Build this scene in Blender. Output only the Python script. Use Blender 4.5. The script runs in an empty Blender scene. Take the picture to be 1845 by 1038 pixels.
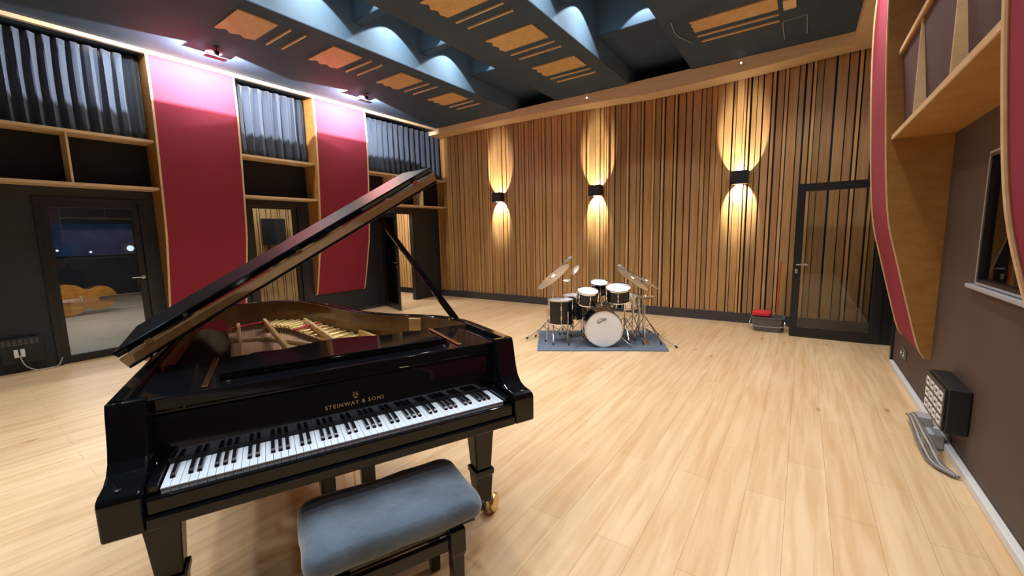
import bpy, bmesh, math, random
from mathutils import Vector, Matrix, Euler
PI = math.pi
random.seed(7)
SC = bpy.context.scene
COL = SC.collection

# ------------------------------------------------------------------ camera
F_PX = 741.95; PITCH = .1276; ROLL = -.022; YAW = .6144; CAM_Z = 1.4802
cp, sp, cr, sr = math.cos(PITCH), math.sin(PITCH), math.cos(ROLL), math.sin(ROLL)
fw = Vector((0, cp, -sp)); rt = Vector((1, 0, 0)); up = Vector((0, sp, cp))
rt2 = rt*cr + up*sr; up2 = -rt*sr + up*cr
Rz = Matrix.Rotation(YAW, 3, 'Z')
rt2, up2, fw = Rz @ rt2, Rz @ up2, Rz @ fw
camd = bpy.data.cameras.new('camera'); cam = bpy.data.objects.new('camera', camd); COL.objects.link(cam)
camd.sensor_width = 36; camd.lens = F_PX/1845*36; camd.clip_start = .02; camd.clip_end = 100
m = Matrix.Identity(4)
for i in range(3):
    m[i][0] = rt2[i]; m[i][1] = up2[i]; m[i][2] = -fw[i]
m[2][3] = CAM_Z
cam.matrix_world = m
SC.camera = cam

# ------------------------------------------------------------------ world, lights, exposure
W = bpy.data.worlds.new('world'); SC.world = W; W.use_nodes = True
W.node_tree.nodes['Background'].inputs[0].default_value = (.5, .6, .8, 1)
W.node_tree.nodes['Background'].inputs[1].default_value = .05
SC.view_settings.view_transform = 'Standard'; SC.view_settings.look = 'None'
SC.view_settings.exposure = 0.0; SC.view_settings.gamma = 1; SC.view_settings.use_curve_mapping = False

def spot(name, loc, aim, energy, col, ang, blend=.3, rad=.03, linear=''):
    d = bpy.data.lights.new(name, 'SPOT'); d.energy = energy; d.color = col
    d.spot_size = math.radians(ang); d.spot_blend = blend; d.shadow_soft_size = rad
    o = bpy.data.objects.new(name, d); COL.objects.link(o); o.location = loc
    o.rotation_euler = (Vector(aim)-Vector(loc)).to_track_quat('-Z', 'Y').to_euler()
    if linear:                                   # shaped reflector: softer distance falloff
        d.use_nodes = True; nt = d.node_tree; e = nt.nodes['Emission']; f = nt.nodes.new('ShaderNodeLightFalloff')
        f.inputs['Strength'].default_value = 1; f.inputs['Smooth'].default_value = 0
        nt.links.new(f.outputs[linear], e.inputs['Strength'])
    return o
def area(name, loc, aim, energy, col, sx, sy, spread=180):
    d = bpy.data.lights.new(name, 'AREA'); d.energy = energy; d.color = col
    d.shape = 'RECTANGLE'; d.size = sx; d.size_y = sy; d.spread = math.radians(spread)
    o = bpy.data.objects.new(name, d); COL.objects.link(o); o.location = loc
    o.rotation_euler = (Vector(aim)-Vector(loc)).to_track_quat('-Z', 'Y').to_euler()
    return o
NEUTRAL = (1, .955, .90)
COOL = (.86, .93, 1)
WARM = (1, .76, .48)
H = 3.94                                  # underside of the dark beams
XL, XR, YB = -7.47, .875, 7.5             # side walls and slatted wall
BAYS = [-2.27, -1.12, .03, 1.18, 2.33, 3.47, 4.60, 5.75]
E_FLOOR, E_SCAL = 59, 46
# downlights in the ceiling coffers
for x0, x1 in ((-4.83, -3.885), (-2.52, -1.54)):
    for k in range(len(BAYS)-1):
        y0, y1 = BAYS[k], BAYS[k+1]
        spot('coffer_light', (x0+.50, (y0+y1)/2, 4.62), (x0+.50, (y0+y1)/2, 0), E_FLOOR, NEUTRAL, 112, .6, .06)
        spot('coffer_wall_light', (x0+.27, (y0+y1)/2, 4.55), (x0+.27, (y0+y1)/2, 0), E_SCAL, COOL, 104, .08, .01)
        spot('coffer_wall_light', (x0+.66, y1-.22, 4.56), (x0+.66, y1-.22, 0), E_SCAL*.6, COOL, 96, .08, .01)
# recessed downlights in the low ceiling on the right and behind the camera
for y in (-1.6, .6, 2.6, 4.6, 6.4):
    spot('ceiling_light', (-.1, y, H-.02), (-.1, y, 0), 76, NEUTRAL, 115, .7, .06)
# led strips over the red panels
LED = (1, .93, .86)
for yc in (2.44, 4.68):
    area('led_strip', (-6.86, yc, H-.02), (-7.06, yc, 3.0), 30, LED, 1.5, .02)
area('led_strip', (.36, 4.9, H-.03), (.50, 4.9, 2.6), 45, LED, .03, 1.2)
area('led_strip', (.36, 1.6, H-.03), (.46, 1.6, 0), 20, LED, .03, 1.2)

for y in (2.44, 4.66):
    spot('wall_washer', (-6.275, y, 3.86), (-7.07, y, 3.86), 400, (1, .95, .99), 150, .1, .002)
# ------------------------------------------------------------------ materials
def new_mat(name):
    mt = bpy.data.materials.new(name); mt.use_nodes = True
    nt = mt.node_tree; b = nt.nodes['Principled BSDF']
    return mt, nt, b
def plain(name, c, rough=.5, metal=0, coat=0, spec=.5, noise=0, nscale=8, bump=0, bscale=60, sheen=0):
    mt, nt, b = new_mat(name)
    b.inputs['Base Color'].default_value = (*c, 1); b.inputs['Roughness'].default_value = rough
    b.inputs['Metallic'].default_value = metal; b.inputs['Coat Weight'].default_value = coat
    b.inputs['Specular IOR Level'].default_value = spec; b.inputs['Coat Roughness'].default_value = .03
    if sheen:
        b.inputs['Sheen Weight'].default_value = sheen
    tc = nt.nodes.new('ShaderNodeTexCoord')
    if noise:
        n = nt.nodes.new('ShaderNodeTexNoise'); n.inputs['Scale'].default_value = nscale; n.inputs['Detail'].default_value = 4
        nt.links.new(tc.outputs['Object'], n.inputs['Vector'])
        r = nt.nodes.new('ShaderNodeValToRGB')
        r.color_ramp.elements[0].position = .3; r.color_ramp.elements[1].position = .7
        r.color_ramp.elements[0].color = (*[v*(1-noise) for v in c], 1)
        r.color_ramp.elements[1].color = (*[min(1, v*(1+noise)) for v in c], 1)
        nt.links.new(n.outputs['Fac'], r.inputs[0]); nt.links.new(r.outputs[0], b.inputs['Base Color'])
    if bump:
        n = nt.nodes.new('ShaderNodeTexNoise'); n.inputs['Scale'].default_value = bscale; n.inputs['Detail'].default_value = 3
        nt.links.new(tc.outputs['Object'], n.inputs['Vector'])
        bp = nt.nodes.new('ShaderNodeBump'); bp.inputs['Strength'].default_value = bump; bp.inputs['Distance'].default_value = .01
        nt.links.new(n.outputs['Fac'], bp.inputs['Height']); nt.links.new(bp.outputs[0], b.inputs['Normal'])
    return mt
def wood(name, c, c2, stretch=(6, 6, .5), rough=.45, tone=False, coat=0):
    mt, nt, b = new_mat(name)
    b.inputs['Roughness'].default_value = rough; b.inputs['Coat Weight'].default_value = coat
    tc = nt.nodes.new('ShaderNodeTexCoord'); mp = nt.nodes.new('ShaderNodeMapping'); mp.inputs['Scale'].default_value = stretch
    nt.links.new(tc.outputs['Object'], mp.inputs[0])
    n = nt.nodes.new('ShaderNodeTexNoise'); n.inputs['Scale'].default_value = 3; n.inputs['Detail'].default_value = 6; n.inputs['Distortion'].default_value = .6
    nt.links.new(mp.outputs[0], n.inputs['Vector'])
    r = nt.nodes.new('ShaderNodeValToRGB'); r.color_ramp.elements[0].position = .32; r.color_ramp.elements[1].position = .68
    r.color_ramp.elements[0].color = (*c2, 1); r.color_ramp.elements[1].color = (*c, 1)
    nt.links.new(n.outputs['Fac'], r.inputs[0])
    out = r.outputs[0]
    if tone:
        at = nt.nodes.new('ShaderNodeAttribute'); at.attribute_name = 'tone'
        mx = nt.nodes.new('ShaderNodeMix'); mx.data_type = 'RGBA'; mx.blend_type = 'MULTIPLY'; mx.inputs[0].default_value = 1
        nt.links.new(out, mx.inputs[6]); nt.links.new(at.outputs['Color'], mx.inputs[7]); out = mx.outputs[2]
    nt.links.new(out, b.inputs['Base Color'])
    return mt
def floor_mat():
    mt, nt, b = new_mat('maple_planks')
    tc = nt.nodes.new('ShaderNodeTexCoord'); mp = nt.nodes.new('ShaderNodeMapping')
    mp.inputs['Rotation'].default_value = (0, 0, PI/2)
    nt.links.new(tc.outputs['Object'], mp.inputs[0])
    br = nt.nodes.new('ShaderNodeTexBrick'); br.inputs['Scale'].default_value = 1
    br.inputs['Brick Width'].default_value = 1.28; br.inputs['Row Height'].default_value = .19
    br.inputs['Mortar Size'].default_value = .0012; br.inputs['Mortar Smooth'].default_value = .3; br.offset = .37
    br.inputs['Color1'].default_value = (.78, .575, .34, 1); br.inputs['Color2'].default_value = (.74, .525, .30, 1)
    br.inputs['Mortar'].default_value = (.42, .28, .15, 1)
    nt.links.new(mp.outputs[0], br.inputs['Vector'])
    mp2 = nt.nodes.new('ShaderNodeMapping'); mp2.inputs['Scale'].default_value = (9, .6, 1)
    nt.links.new(tc.outputs['Object'], mp2.inputs[0])
    n = nt.nodes.new('ShaderNodeTexNoise'); n.inputs['Scale'].default_value = 2.2; n.inputs['Detail'].default_value = 7; n.inputs['Distortion'].default_value = .5
    nt.links.new(mp2.outputs[0], n.inputs['Vector'])
    r = nt.nodes.new('ShaderNodeValToRGB'); r.color_ramp.elements[0].position = .35; r.color_ramp.elements[1].position = .6
    r.color_ramp.elements[0].color = (.86, .78, .68, 1); r.color_ramp.elements[1].color = (1, 1, 1, 1)
    nt.links.new(n.outputs['Fac'], r.inputs[0])
    mx = nt.nodes.new('ShaderNodeMix'); mx.data_type = 'RGBA'; mx.blend_type = 'MULTIPLY'; mx.inputs[0].default_value = 1
    nt.links.new(br.outputs[0], mx.inputs[6]); nt.links.new(r.outputs[0], mx.inputs[7])
    # knots
    mp3 = nt.nodes.new('ShaderNodeMapping'); mp3.inputs['Scale'].default_value = (3.2, 1.1, 1)
    nt.links.new(tc.outputs['Object'], mp3.inputs[0])
    v = nt.nodes.new('ShaderNodeTexVoronoi'); v.inputs['Scale'].default_value = 1.3
    nt.links.new(mp3.outputs[0], v.inputs['Vector'])
    r3 = nt.nodes.new('ShaderNodeValToRGB'); r3.color_ramp.elements[0].position = .02; r3.color_ramp.elements[1].position = .09
    r3.color_ramp.elements[0].color = (.62, .42, .26, 1); r3.color_ramp.elements[1].color = (1, 1, 1, 1)
    nt.links.new(v.outputs['Distance'], r3.inputs[0])
    mx2 = nt.nodes.new('ShaderNodeMix'); mx2.data_type = 'RGBA'; mx2.blend_type = 'MULTIPLY'; mx2.inputs[0].default_value = 1
    nt.links.new(mx.outputs[2], mx2.inputs[6]); nt.links.new(r3.outputs[0], mx2.inputs[7])
    nt.links.new(mx2.outputs[2], b.inputs['Base Color'])
    b.inputs['Roughness'].default_value = .42; b.inputs['Specular IOR Level'].default_value = .35
    return mt
def glass_mat(name='clear_glass', tint=(.93, .95, .95), refl=1.0):
    mt = bpy.data.materials.new(name); mt.use_nodes = True; nt = mt.node_tree; nt.nodes.clear()
    o = nt.nodes.new('ShaderNodeOutputMaterial'); t = nt.nodes.new('ShaderNodeBsdfTransparent'); t.inputs[0].default_value = (*tint, 1)
    g = nt.nodes.new('ShaderNodeBsdfGlossy'); g.inputs['Roughness'].default_value = .02
    f = nt.nodes.new('ShaderNodeFresnel'); f.inputs[0].default_value = 1.5
    ml = nt.nodes.new('ShaderNodeMath'); ml.operation = 'MULTIPLY'; ml.inputs[1].default_value = refl
    nt.links.new(f.outputs[0], ml.inputs[0])
    mx = nt.nodes.new('ShaderNodeMixShader'); nt.links.new(ml.outputs[0], mx.inputs[0])
    nt.links.new(t.outputs[0], mx.inputs[1]); nt.links.new(g.outputs[0], mx.inputs[2]); nt.links.new(mx.outputs[0], o.inputs[0])
    return mt
def emit(name, c, s):
    mt, nt, b = new_mat(name)
    b.inputs['Base Color'].default_value = (*c, 1); b.inputs['Emission Color'].default_value = (*c, 1); b.inputs['Emission Strength'].default_value = s
    return mt
M = dict(
    floor=floor_mat(),
    booth_floor=plain('grey_beige_floor', (.42, .34, .25), .5, noise=.12, nscale=2),
    lacquer=plain('black_lacquer', (.004, .0045, .006), .06, spec=.4),
    floor_tint_edge=plain('lacquer_with_floor_tint', (.27, .165, .07), .10, coat=1, spec=1),  # gold-brown base colour imitates the floor mirrored in the lid edge
    satin_lacquer=plain('satin_black_lacquer', (.004, .0045, .006), .32, spec=.15),
    lacquer2=plain('worn_black_lacquer', (.006, .0065, .008), .14, spec=.4),
    black_wall=plain('black_wall_paint', (.022, .026, .032), .6, noise=.15, nscale=3),
    brown_wall=plain('dark_brown_wall_paint', (.085, .058, .045), .65, noise=.12, nscale=2),
    plum=plain('plum_wall_paint', (.30, .20, .23), .6),
    cubby=plain('maroon_back_panel', (.10, .055, .06), .7, noise=.1),
    cubby_black=plain('black_back_panel', (.006, .006, .008), .8),
    beam=plain('navy_ceiling_paint', (.034, .070, .122), .75, noise=.15, nscale=2),
    coffer=plain('slate_blue_ceiling_paint', (.12, .20, .28), .7, noise=.1, nscale=2),
    red=plain('red_fabric', (.29, .021, .050), .9, noise=.05, nscale=3, bump=.15, bscale=300),
    curtain=plain('dark_grey_velvet', (.030, .048, .080), .8, sheen=.3, bump=.1, bscale=200),
    pale_wood=wood('pale_pine', (.80, .60, .36), (.70, .49, .27), (2, 2, 6)),
    brown_wood=wood('stained_plywood', (.46, .235, .065), (.37, .175, .045), (2, 2, 5)),
    unit_wood=wood('veneer_panel', (.70, .46, .22), (.60, .37, .16), (3, 3, 3)),
    trim_wood=wood('trim_pine', (.90, .70, .45), (.82, .60, .35), (.6, 5, 8)),
    slat=wood('slat_wood', (.52, .31, .125), (.40, .22, .08), (9, 9, .6), tone=True),
    slat_back=plain('dark_slat_backing', (.014, .016, .022), .8),
    base=plain('charcoal_skirting', (.055, .05, .055), .55),
    alu_black=plain('black_door_frame', (.012, .013, .016), .35, spec=.5),
    steel=plain('brushed_steel', (.65, .65, .66), .25, 1),
    chrome=plain('chrome', (.78, .79, .82), .12, 1),
    brass=plain('brass', (.80, .56, .28), .2, 1),
    gold=plain('gold_plate_lacquer', (.90, .66, .28), .42, .45, coat=.5, noise=.1, nscale=10),
    soundboard=wood('spruce_soundboard', (.58, .36, .21), (.46, .27, .15), (8, 1, 1), .4),
    rimwood=wood('mahogany_rim_lining', (.20, .085, .022), (.13, .05, .014), (3, 3, 2), .3, coat=.6),
    string=plain('string_wire', (.6, .5, .36), .3, .8),
    felt=plain('red_felt', (.62, .03, .06), .9),
    ivory=plain('white_key_acrylic', (.70, .79, .90), .18, coat=.3),
    ebony=plain('black_key_ebony', (.008, .008, .012), .25),
    velvet=plain('blue_grey_velvet', (.075, .112, .160), .9, sheen=.6, noise=.35, nscale=7, bump=.3, bscale=40),
    rubber=plain('black_rubber', (.012, .012, .013), .7),
    rug=plain('blue_grey_carpet', (.13, .17, .23), .95, noise=.15, nscale=12, bump=.3, bscale=200),
    shell=plain('black_drum_shell', (.008, .009, .014), .15, spec=.4),
    head=plain('white_drum_head', (.86, .89, .93), .45),
    cymbal=plain('pale_bronze', (.90, .85, .72), .38, 1),
    white=plain('white_plastic', (.75, .75, .74), .5),
    grey=plain('grey_plastic', (.12, .12, .125), .5),
    midgrey=plain('light_grey_plastic', (.42, .43, .45), .5),
    redp=plain('red_plastic', (.75, .03, .05), .4),
    orange=plain('orange_plastic', (.62, .10, .02), .5),
    box=plain('matt_black_metal', (.010, .011, .013), .45),
    cable=plain('grey_cable', (.40, .38, .36), .5),
    dcable=plain('dark_grey_cable', (.14, .13, .13), .5),
    bluecloth=plain('blue_stage_curtain', (.03, .08, .20), .8, noise=.3, nscale=3),
    varnish=wood('amber_varnish', (.68, .30, .06), (.52, .19, .03), (2, 2, 8), .25, coat=.8),
    dark_varnish=plain('dark_rib_varnish', (.06, .022, .01), .3, coat=.5),
    glass=glass_mat(), dglass=glass_mat('door_glass', (.78, .82, .85), 1.0),
    lamp_on=emit('lamp_lens', (1, .93, .82), 12),
)

# ------------------------------------------------------------------ builders
def obj(name, bm, mat, parent=None, loc=None, rot=None, smooth=False, recalc=True):
    if recalc: bmesh.ops.recalc_face_normals(bm, faces=bm.faces)
    me = bpy.data.meshes.new(name); bm.to_mesh(me); bm.free()
    if mat is not None: me.materials.append(M[mat] if isinstance(mat, str) else mat)
    o = bpy.data.objects.new(name, me); COL.objects.link(o)
    if parent is not None: o.parent = parent
    if loc is not None: o.location = loc
    if rot is not None: o.rotation_euler = rot
    if smooth:
        for p in me.polygons: p.use_smooth = True
        try:
            me.set_sharp_from_angle(angle=math.radians(38))
        except Exception: pass
    return o
def thing(name, label, cat, loc=(0, 0, 0), rotz=0, group=None):
    o = bpy.data.objects.new(name, None); COL.objects.link(o); o.empty_display_size = .05
    o.location = loc; o.rotation_euler = (0, 0, rotz); o['label'] = label; o['category'] = cat
    if group: o['group'] = group
    return o
def tag(o, label, cat, group=None):
    o['label'] = label; o['category'] = cat
    if group: o['group'] = group
    return o
def struct(name, bm, mat, **k):
    o = obj(name, bm, mat, **k); o['kind'] = 'structure'; return o
def sthing(name, loc=(0, 0, 0), rotz=0):
    o = bpy.data.objects.new(name, None); COL.objects.link(o); o.empty_display_size = .05
    o.location = loc; o.rotation_euler = (0, 0, rotz); o['kind'] = 'structure'; return o
def B(): return bmesh.new()
def box(bm, x0, x1, y0, y1, z0, z1, mtx=None, bev=0):
    r = bmesh.ops.create_cube(bm, size=1)
    vs = r['verts']
    for v in vs:
        v.co = Vector(((x0+x1)/2+v.co.x*(x1-x0), (y0+y1)/2+v.co.y*(y1-y0), (z0+z1)/2+v.co.z*(z1-z0)))
    if bev:
        es = {e for v in vs for e in v.link_edges}
        rr = bmesh.ops.bevel(bm, geom=list(es), offset=bev, segments=3, profile=.5, affect='EDGES')
        vs = list({v for f in rr['faces'] for v in f.verts} | {v for v in vs if v.is_valid})
    if mtx is not None:
        for v in vs: v.co = mtx @ v.co
    return vs
def bxo(*a, **k):
    bm = B(); box(bm, *a, **k); return bm
def prism(bm, pts, z0, z1, axis='z', mtx=None):
    def P(a, b, c):
        p = {'z': (a, b, c), 'x': (c, a, b), 'y': (a, c, b)}[axis]
        return mtx @ Vector(p) if mtx is not None else Vector(p)
    lo = [bm.verts.new(P(a, b, z0)) for a, b in pts]; hi = [bm.verts.new(P(a, b, z1)) for a, b in pts]
    n = len(pts); bm.faces.new(lo[::-1]); bm.faces.new(hi)
    for i in range(n): bm.faces.new((lo[i], lo[(i+1) % n], hi[(i+1) % n], hi[i]))
def tube(bm, path, r, seg=10, r2=None, caps=True):
    path = [Vector(p) for p in path]; n = len(path); rings = []
    up0 = None
    for i, p in enumerate(path):
        d = (path[min(i+1, n-1)]-path[max(i-1, 0)]).normalized()
        if up0 is None: up0 = Vector((0, 0, 1)) if abs(d.z) < .9 else Vector((1, 0, 0))
        a = d.cross(up0).normalized(); b = a.cross(d).normalized(); up0 = b
        rr = r if r2 is None else r+(r2-r)*i/(n-1)
        rings.append([bm.verts.new(p+a*math.cos(2*PI*k/seg)*rr+b*math.sin(2*PI*k/seg)*rr) for k in range(seg)])
    for i in range(n-1):
        for k in range(seg):
            bm.faces.new((rings[i][k], rings[i][(k+1) % seg], rings[i+1][(k+1) % seg], rings[i+1][k]))
    if caps: bm.faces.new(rings[0][::-1]); bm.faces.new(rings[-1])
def lathe(bm, prof, seg=32, mtx=None):
    """prof: (r, z) list"""
    rings = []
    for r, z in prof:
        if r < 1e-5: rings.append([bm.verts.new((0, 0, z))])
        else: rings.append([bm.verts.new((r*math.cos(2*PI*k/seg), r*math.sin(2*PI*k/seg), z)) for k in range(seg)])
    for i in range(len(rings)-1):
        a, b = rings[i], rings[i+1]
        for k in range(seg):
            k2 = (k+1) % seg
            if len(a) == 1 and len(b) == 1: continue
            if len(a) == 1: bm.faces.new((a[0], b[k2], b[k]))
            elif len(b) == 1: bm.faces.new((a[k], a[k2], b[0]))
            else: bm.faces.new((a[k], a[k2], b[k2], b[k]))
    if mtx is not None:
        for rg in rings:
            for v in rg: v.co = mtx @ v.co
def orient(p, d):
    """matrix taking +z to direction d at point p"""
    return Matrix.Translation(p) @ Vector(d).to_track_quat('Z', 'Y').to_matrix().to_4x4()
def catmull(pts, n=8, closed=False):
    out = []; L = len(pts)
    rng = range(L if closed else L-1)
    for i in rng:
        g = (lambda j: pts[j % L]) if closed else (lambda j: pts[max(0, min(L-1, j))])
        p0, p1, p2, p3 = [Vector(g(i+k)) for k in (-1, 0, 1, 2)]
        for k in range(n):
            t = k/n
            out.append(.5*((2*p1)+(-p0+p2)*t+(2*p0-5*p1+4*p2-p3)*t*t+(-p0+3*p1-3*p2+p3)*t**3))
    if not closed: out.append(Vector(pts[-1]))
    return out

# ================================================================== ROOM
YN = -3.2                                    # wall behind the camera
struct('floor', bxo(-15.8, 2.6, YN-.1, YB+.12, -.1, 0), 'floor')
# left wall with three door openings
D1 = (.80, 1.80, 2.06); D2 = (3.06, 4.00, 2.12); D3 = (5.74, 6.66, 2.06)
bm = B()
ys = [YN, D1[0], D1[1], D2[0], D2[1], D3[0], D3[1], YB]
for a, b in ((0, 1), (2, 3), (4, 5), (6, 7)): box(bm, XL-.13, XL, ys[a], ys[b], 0, 5.0)
for d in (D1, D2, D3): box(bm, XL-.13, XL, d[0], d[1], d[2], 5.0)
struct('wall_left', bm, 'black_wall')
# right wall with a doorway near the corner
bm = B()
D4 = (5.95, 6.86, 2.10)
box(bm, XR, XR+.13, YN, 1.9, 0, 5.0); box(bm, XR, XR+.13, 1.9, 3.61, 0, 1.13); box(bm, XR, XR+.13, 1.9, 3.61, 1.90, 5.0)
box(bm, XR, XR+.13, 3.61, D4[0], 0, 5.0)
box(bm, XR, XR+.13, D4[1], YB, 0, 5.0); box(bm, XR, XR+.13, D4[0], D4[1], D4[2], 5.0)
struct('wall_right', bm, 'brown_wall')
# upper back panels of the niches in the right wall are maroon
struct('trim_9', bxo(XR-.012, XR-.001, 2.12, 4.43, 2.83, 3.93), 'cubby')
struct('wall_near', bxo(XL-.13, XR+.13, YN-.1, YN, 0, 5.0), 'black_wall')
# slatted wall
wb = struct('wall_far', bxo(XL-.13, XR+.13, YB, YB+.12, 0, 5.0), 'slat_back')
bm = B(); tl = bm.loops.layers.float_color.new('tone')
x = XL+.02; rnd = random.Random(3)
while x < XR-.02:
    r = rnd.random()
    if r < .30: w, dpt = rnd.uniform(.026, .036), .05
    elif r < .5: w, dpt = rnd.uniform(.05, .07), .03
    else: w, dpt = rnd.uniform(.075, .125), .03
    if x+w > XR: break
    g = rnd.uniform(.72, 1.15) if w > .04 else rnd.uniform(1.15, 1.5)
    c = (g*rnd.uniform(.97, 1.06), g, g*rnd.uniform(.9, 1.1), 1)
    nf = len(bm.faces); box(bm, x, x+w, YB-dpt, YB+.001, .14, 3.93); bm.faces.ensure_lookup_table()
    for f in bm.faces[nf:]:
        for l in f.loops: l[tl] = c
    x += w+rnd.choice((.010, .014, .02, .026))
sl = obj('slats', bm, 'slat', wb)
struct('baseboard_far', bxo(XL, XR, YB-.06, YB, 0, .155), 'base')
struct('baseboard_left', bxo(XL, XL+.012, D2[1], D3[0], 0, .06), 'base')
# pine trim over the slats with a bowed lower edge
bm = B(); pts = [(XL, 3.955), (XR, 3.955)]
for x_, z_ in ((.875, 3.80), (.45, 3.815), (-.43, 3.765), (-1.6, 3.725), (-2.3, 3.725), (-3.4, 3.775), (-4.5, 3.80), (-5.4, 3.815), (XL, 3.82)): pts.append((x_, z_))
prism(bm, pts, 7.09, 7.125, axis='y')
prism(bm, [(a, min(b, 3.93)) for a, b in pts if b < 3.9]+[(XL, 3.86), (XR, 3.86)], 7.12, YB-.055, axis='y')
struct('trim_1', bm, 'trim_wood')
# ceiling: slab above, coffers and beams
struct('ceiling', bxo(XL-.13, XR+.13, YN-.1, YB+.12, 4.95, 5.05), 'coffer')
def beam(n, x0, x1):
    bm = B(); box(bm, x0, x1, YN, YB, H+.012, 4.95); o = struct('trim_%d' % n, bm, 'coffer')
    obj('underside', bxo(x0, x1, YN, YB, H, H+.012), 'beam', o); return o
beam(2, XL, -4.83); beam(3, -3.885, -2.52); beam(4, -1.54, XR)
for i, y in enumerate(BAYS):
    t = .12 if y < 5.7 else YB-y
    n = 10+i*2
    o = struct('trim_%d' % n, bxo(-4.83, -3.885, y, y+t, 4.212, 4.95), 'coffer'); obj('underside', bxo(-4.83, -3.885, y, y+t, 4.2, 4.212), 'beam', o)
    o = struct('trim_%d' % (n+1), bxo(-2.52, -1.54, y, y+t, 4.212, 4.95), 'coffer'); obj('underside', bxo(-2.52, -1.54, y, y+t, 4.2, 4.212), 'beam', o)
# pine strip along the top of the left and right walls
struct('trim_5', bxo(-7.07, -7.02, YN, 7.1, 3.895, 3.945), 'pale_wood')
struct('trim_6', bxo(.40, .875, 4.43, 7.1, 3.80, 3.945), 'trim_wood')
struct('trim_7', bxo(.40, .44, YN, 4.43, 3.88, 3.945), 'pale_wood')

# ---- curved red wall panels (side boards follow the arc)
ARC = [(.44, .03), (.53, .075), (.82, .15), (1.17, .235), (1.52, .315), (1.95, .36), (2.38, .39), (2.79, .415), (3.19, .43), (3.5, .43), (3.94, .41)]
ARC = [(p.y, p.x) for p in catmull([(0, 0, 0)]*0+[(d, z, 0) for z, d in ARC], 5)]   # (z, depth)
def arc_panel(label, wallx, sgn, y0, y1, name='curved_wall_panel'):
    t = thing(name, label, 'wall panel', (wallx, y0, .44))
    # fabric skin with thickness
    bm = B(); L = y1-y0
    f = []; bk = []
    for z, d in ARC:
        f.append([bm.verts.new((sgn*d, .02, z-.44)), bm.verts.new((sgn*d, L-.02, z-.44))])
        bk.append([bm.verts.new((sgn*(d-.025), .02, z-.44)), bm.verts.new((sgn*(d-.025), L-.02, z-.44))])
    for i in range(len(f)-1):
        bm.faces.new((f[i][0], f[i][1], f[i+1][1], f[i+1][0])); bm.faces.new((bk[i][0], bk[i+1][0], bk[i+1][1], bk[i][1]))
        bm.faces.new((f[i][0], f[i+1][0], bk[i+1][0], bk[i][0])); bm.faces.new((f[i][1], bk[i][1], bk[i+1][1], f[i+1][1]))
    bm.faces.new((f[0][0], bk[0][0], bk[0][1], f[0][1])); bm.faces.new((f[-1][0], f[-1][1], bk[-1][1], bk[-1][0]))
    obj('fabric_panel', bm, 'red', t, smooth=True)
    for ya, yb in ((0, .02), (L-.02, L)):
        bm = B(); pts = [(sgn*(d+.006), z-.44) for z, d in ARC]+[(0, 3.94-.44), (0, -.01)]
        prism(bm, pts, ya, yb, axis='y'); sb = obj('side_board', bm, 'brown_wood', t)
        bm = B(); n = len(ARC)   # pale front edge lipping
        vs = [[bm.verts.new((sgn*(d+o_), y_, z-.44)) for o_, y_ in ((.004, ya-.002), (.012, ya-.002), (.012, yb+.002), (.004, yb+.002))] for z, d in ARC]
        for i in range(n-1):
            for k in range(4): bm.faces.new((vs[i][k], vs[i][(k+1) % 4], vs[i+1][(k+1) % 4], vs[i+1][k]))
        bm.faces.new(vs[0]); bm.faces.new(vs[-1][::-1])
        obj('edge_lipping', bm, 'pale_wood', sb)
    return t
arc_panel('tall curved red fabric panel on the left wall, between the door showing a double bass and the middle door', XL, 1, 1.93, 2.95)
arc_panel('tall curved red fabric panel on the left wall, partly behind the raised piano lid, farther of the two', XL, 1, 4.15, 5.20)
arc_panel('curved red panel bulging from the right wall, seen edge-on beside the open glass door', XR, -1, 4.45, 5.38)
arc_panel('red panel cut off by the right edge of the picture, beside the control room window', XR, -1, 1.02, 2.10)

# ---- open shelf niches between the panels
SX = -7.13
def niche(label, wallx, sgn, y0, y1, depth, zs, divs, dz=.03, d0=0, back='cubby_black', wd='pale_wood', group=None, under=None):
    t = thing('wall_shelf', label, 'shelf', (wallx, y0, zs[0]), group=group); L = y1-y0
    for z in zs:
        b = obj('shelf_board', bxo(0, sgn*depth, 0, L, z-zs[0], z-zs[0]+dz), wd if under is None else under, t)
        obj('edge_lipping', bxo(sgn*depth, sgn*(depth+.008), 0, L, z-zs[0]-.002, z-zs[0]+dz+.002), 'pale_wood', b)
    for d in divs:
        b = obj('divider', bxo(sgn*d0, sgn*depth*.98, d-y0-.01, d-y0+.01, dz+.001, zs[1]-zs[0]-.001), 'pale_wood', t)
    if back: obj('back_panel', bxo(sgn*.002, sgn*.012, .001, L-.001, dz+.001, zs[1]-zs[0]-.001), back, t)
    return t
niche('two-level pine shelf with black niches above the door showing the double bass', XL, 1, -1.6, 1.925, .34, (2.185, 2.80), (-.6, .28, 1.12))
niche('short two-level pine shelf above the middle door, between the two red panels', XL, 1, 2.956, 4.144, .34, (2.16, 2.78), ())
niche('two-level pine shelf at the far end of the left wall, above the ajar door', XL, 1, 5.206, 7.44, .34, (2.16, 2.78), (5.85, 6.68))
niche('deep stained plywood shelf with dividers on the right wall above the control room window', XR, -1, 2.106, 4.444, .345, (2.155, 2.78), (2.95, 3.78), d0=.27, back=None, under='brown_wood')
obj_ = bpy.data.objects['wall_shelf.003']
bm = B(); prism(bm, [(-.275, .032), (-.330, .623), (-.322, .623), (-.265, .032)], .003, 4.444-2.106-.003, axis='y')
obj('back_panel', bm, 'cubby', obj_)

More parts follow.
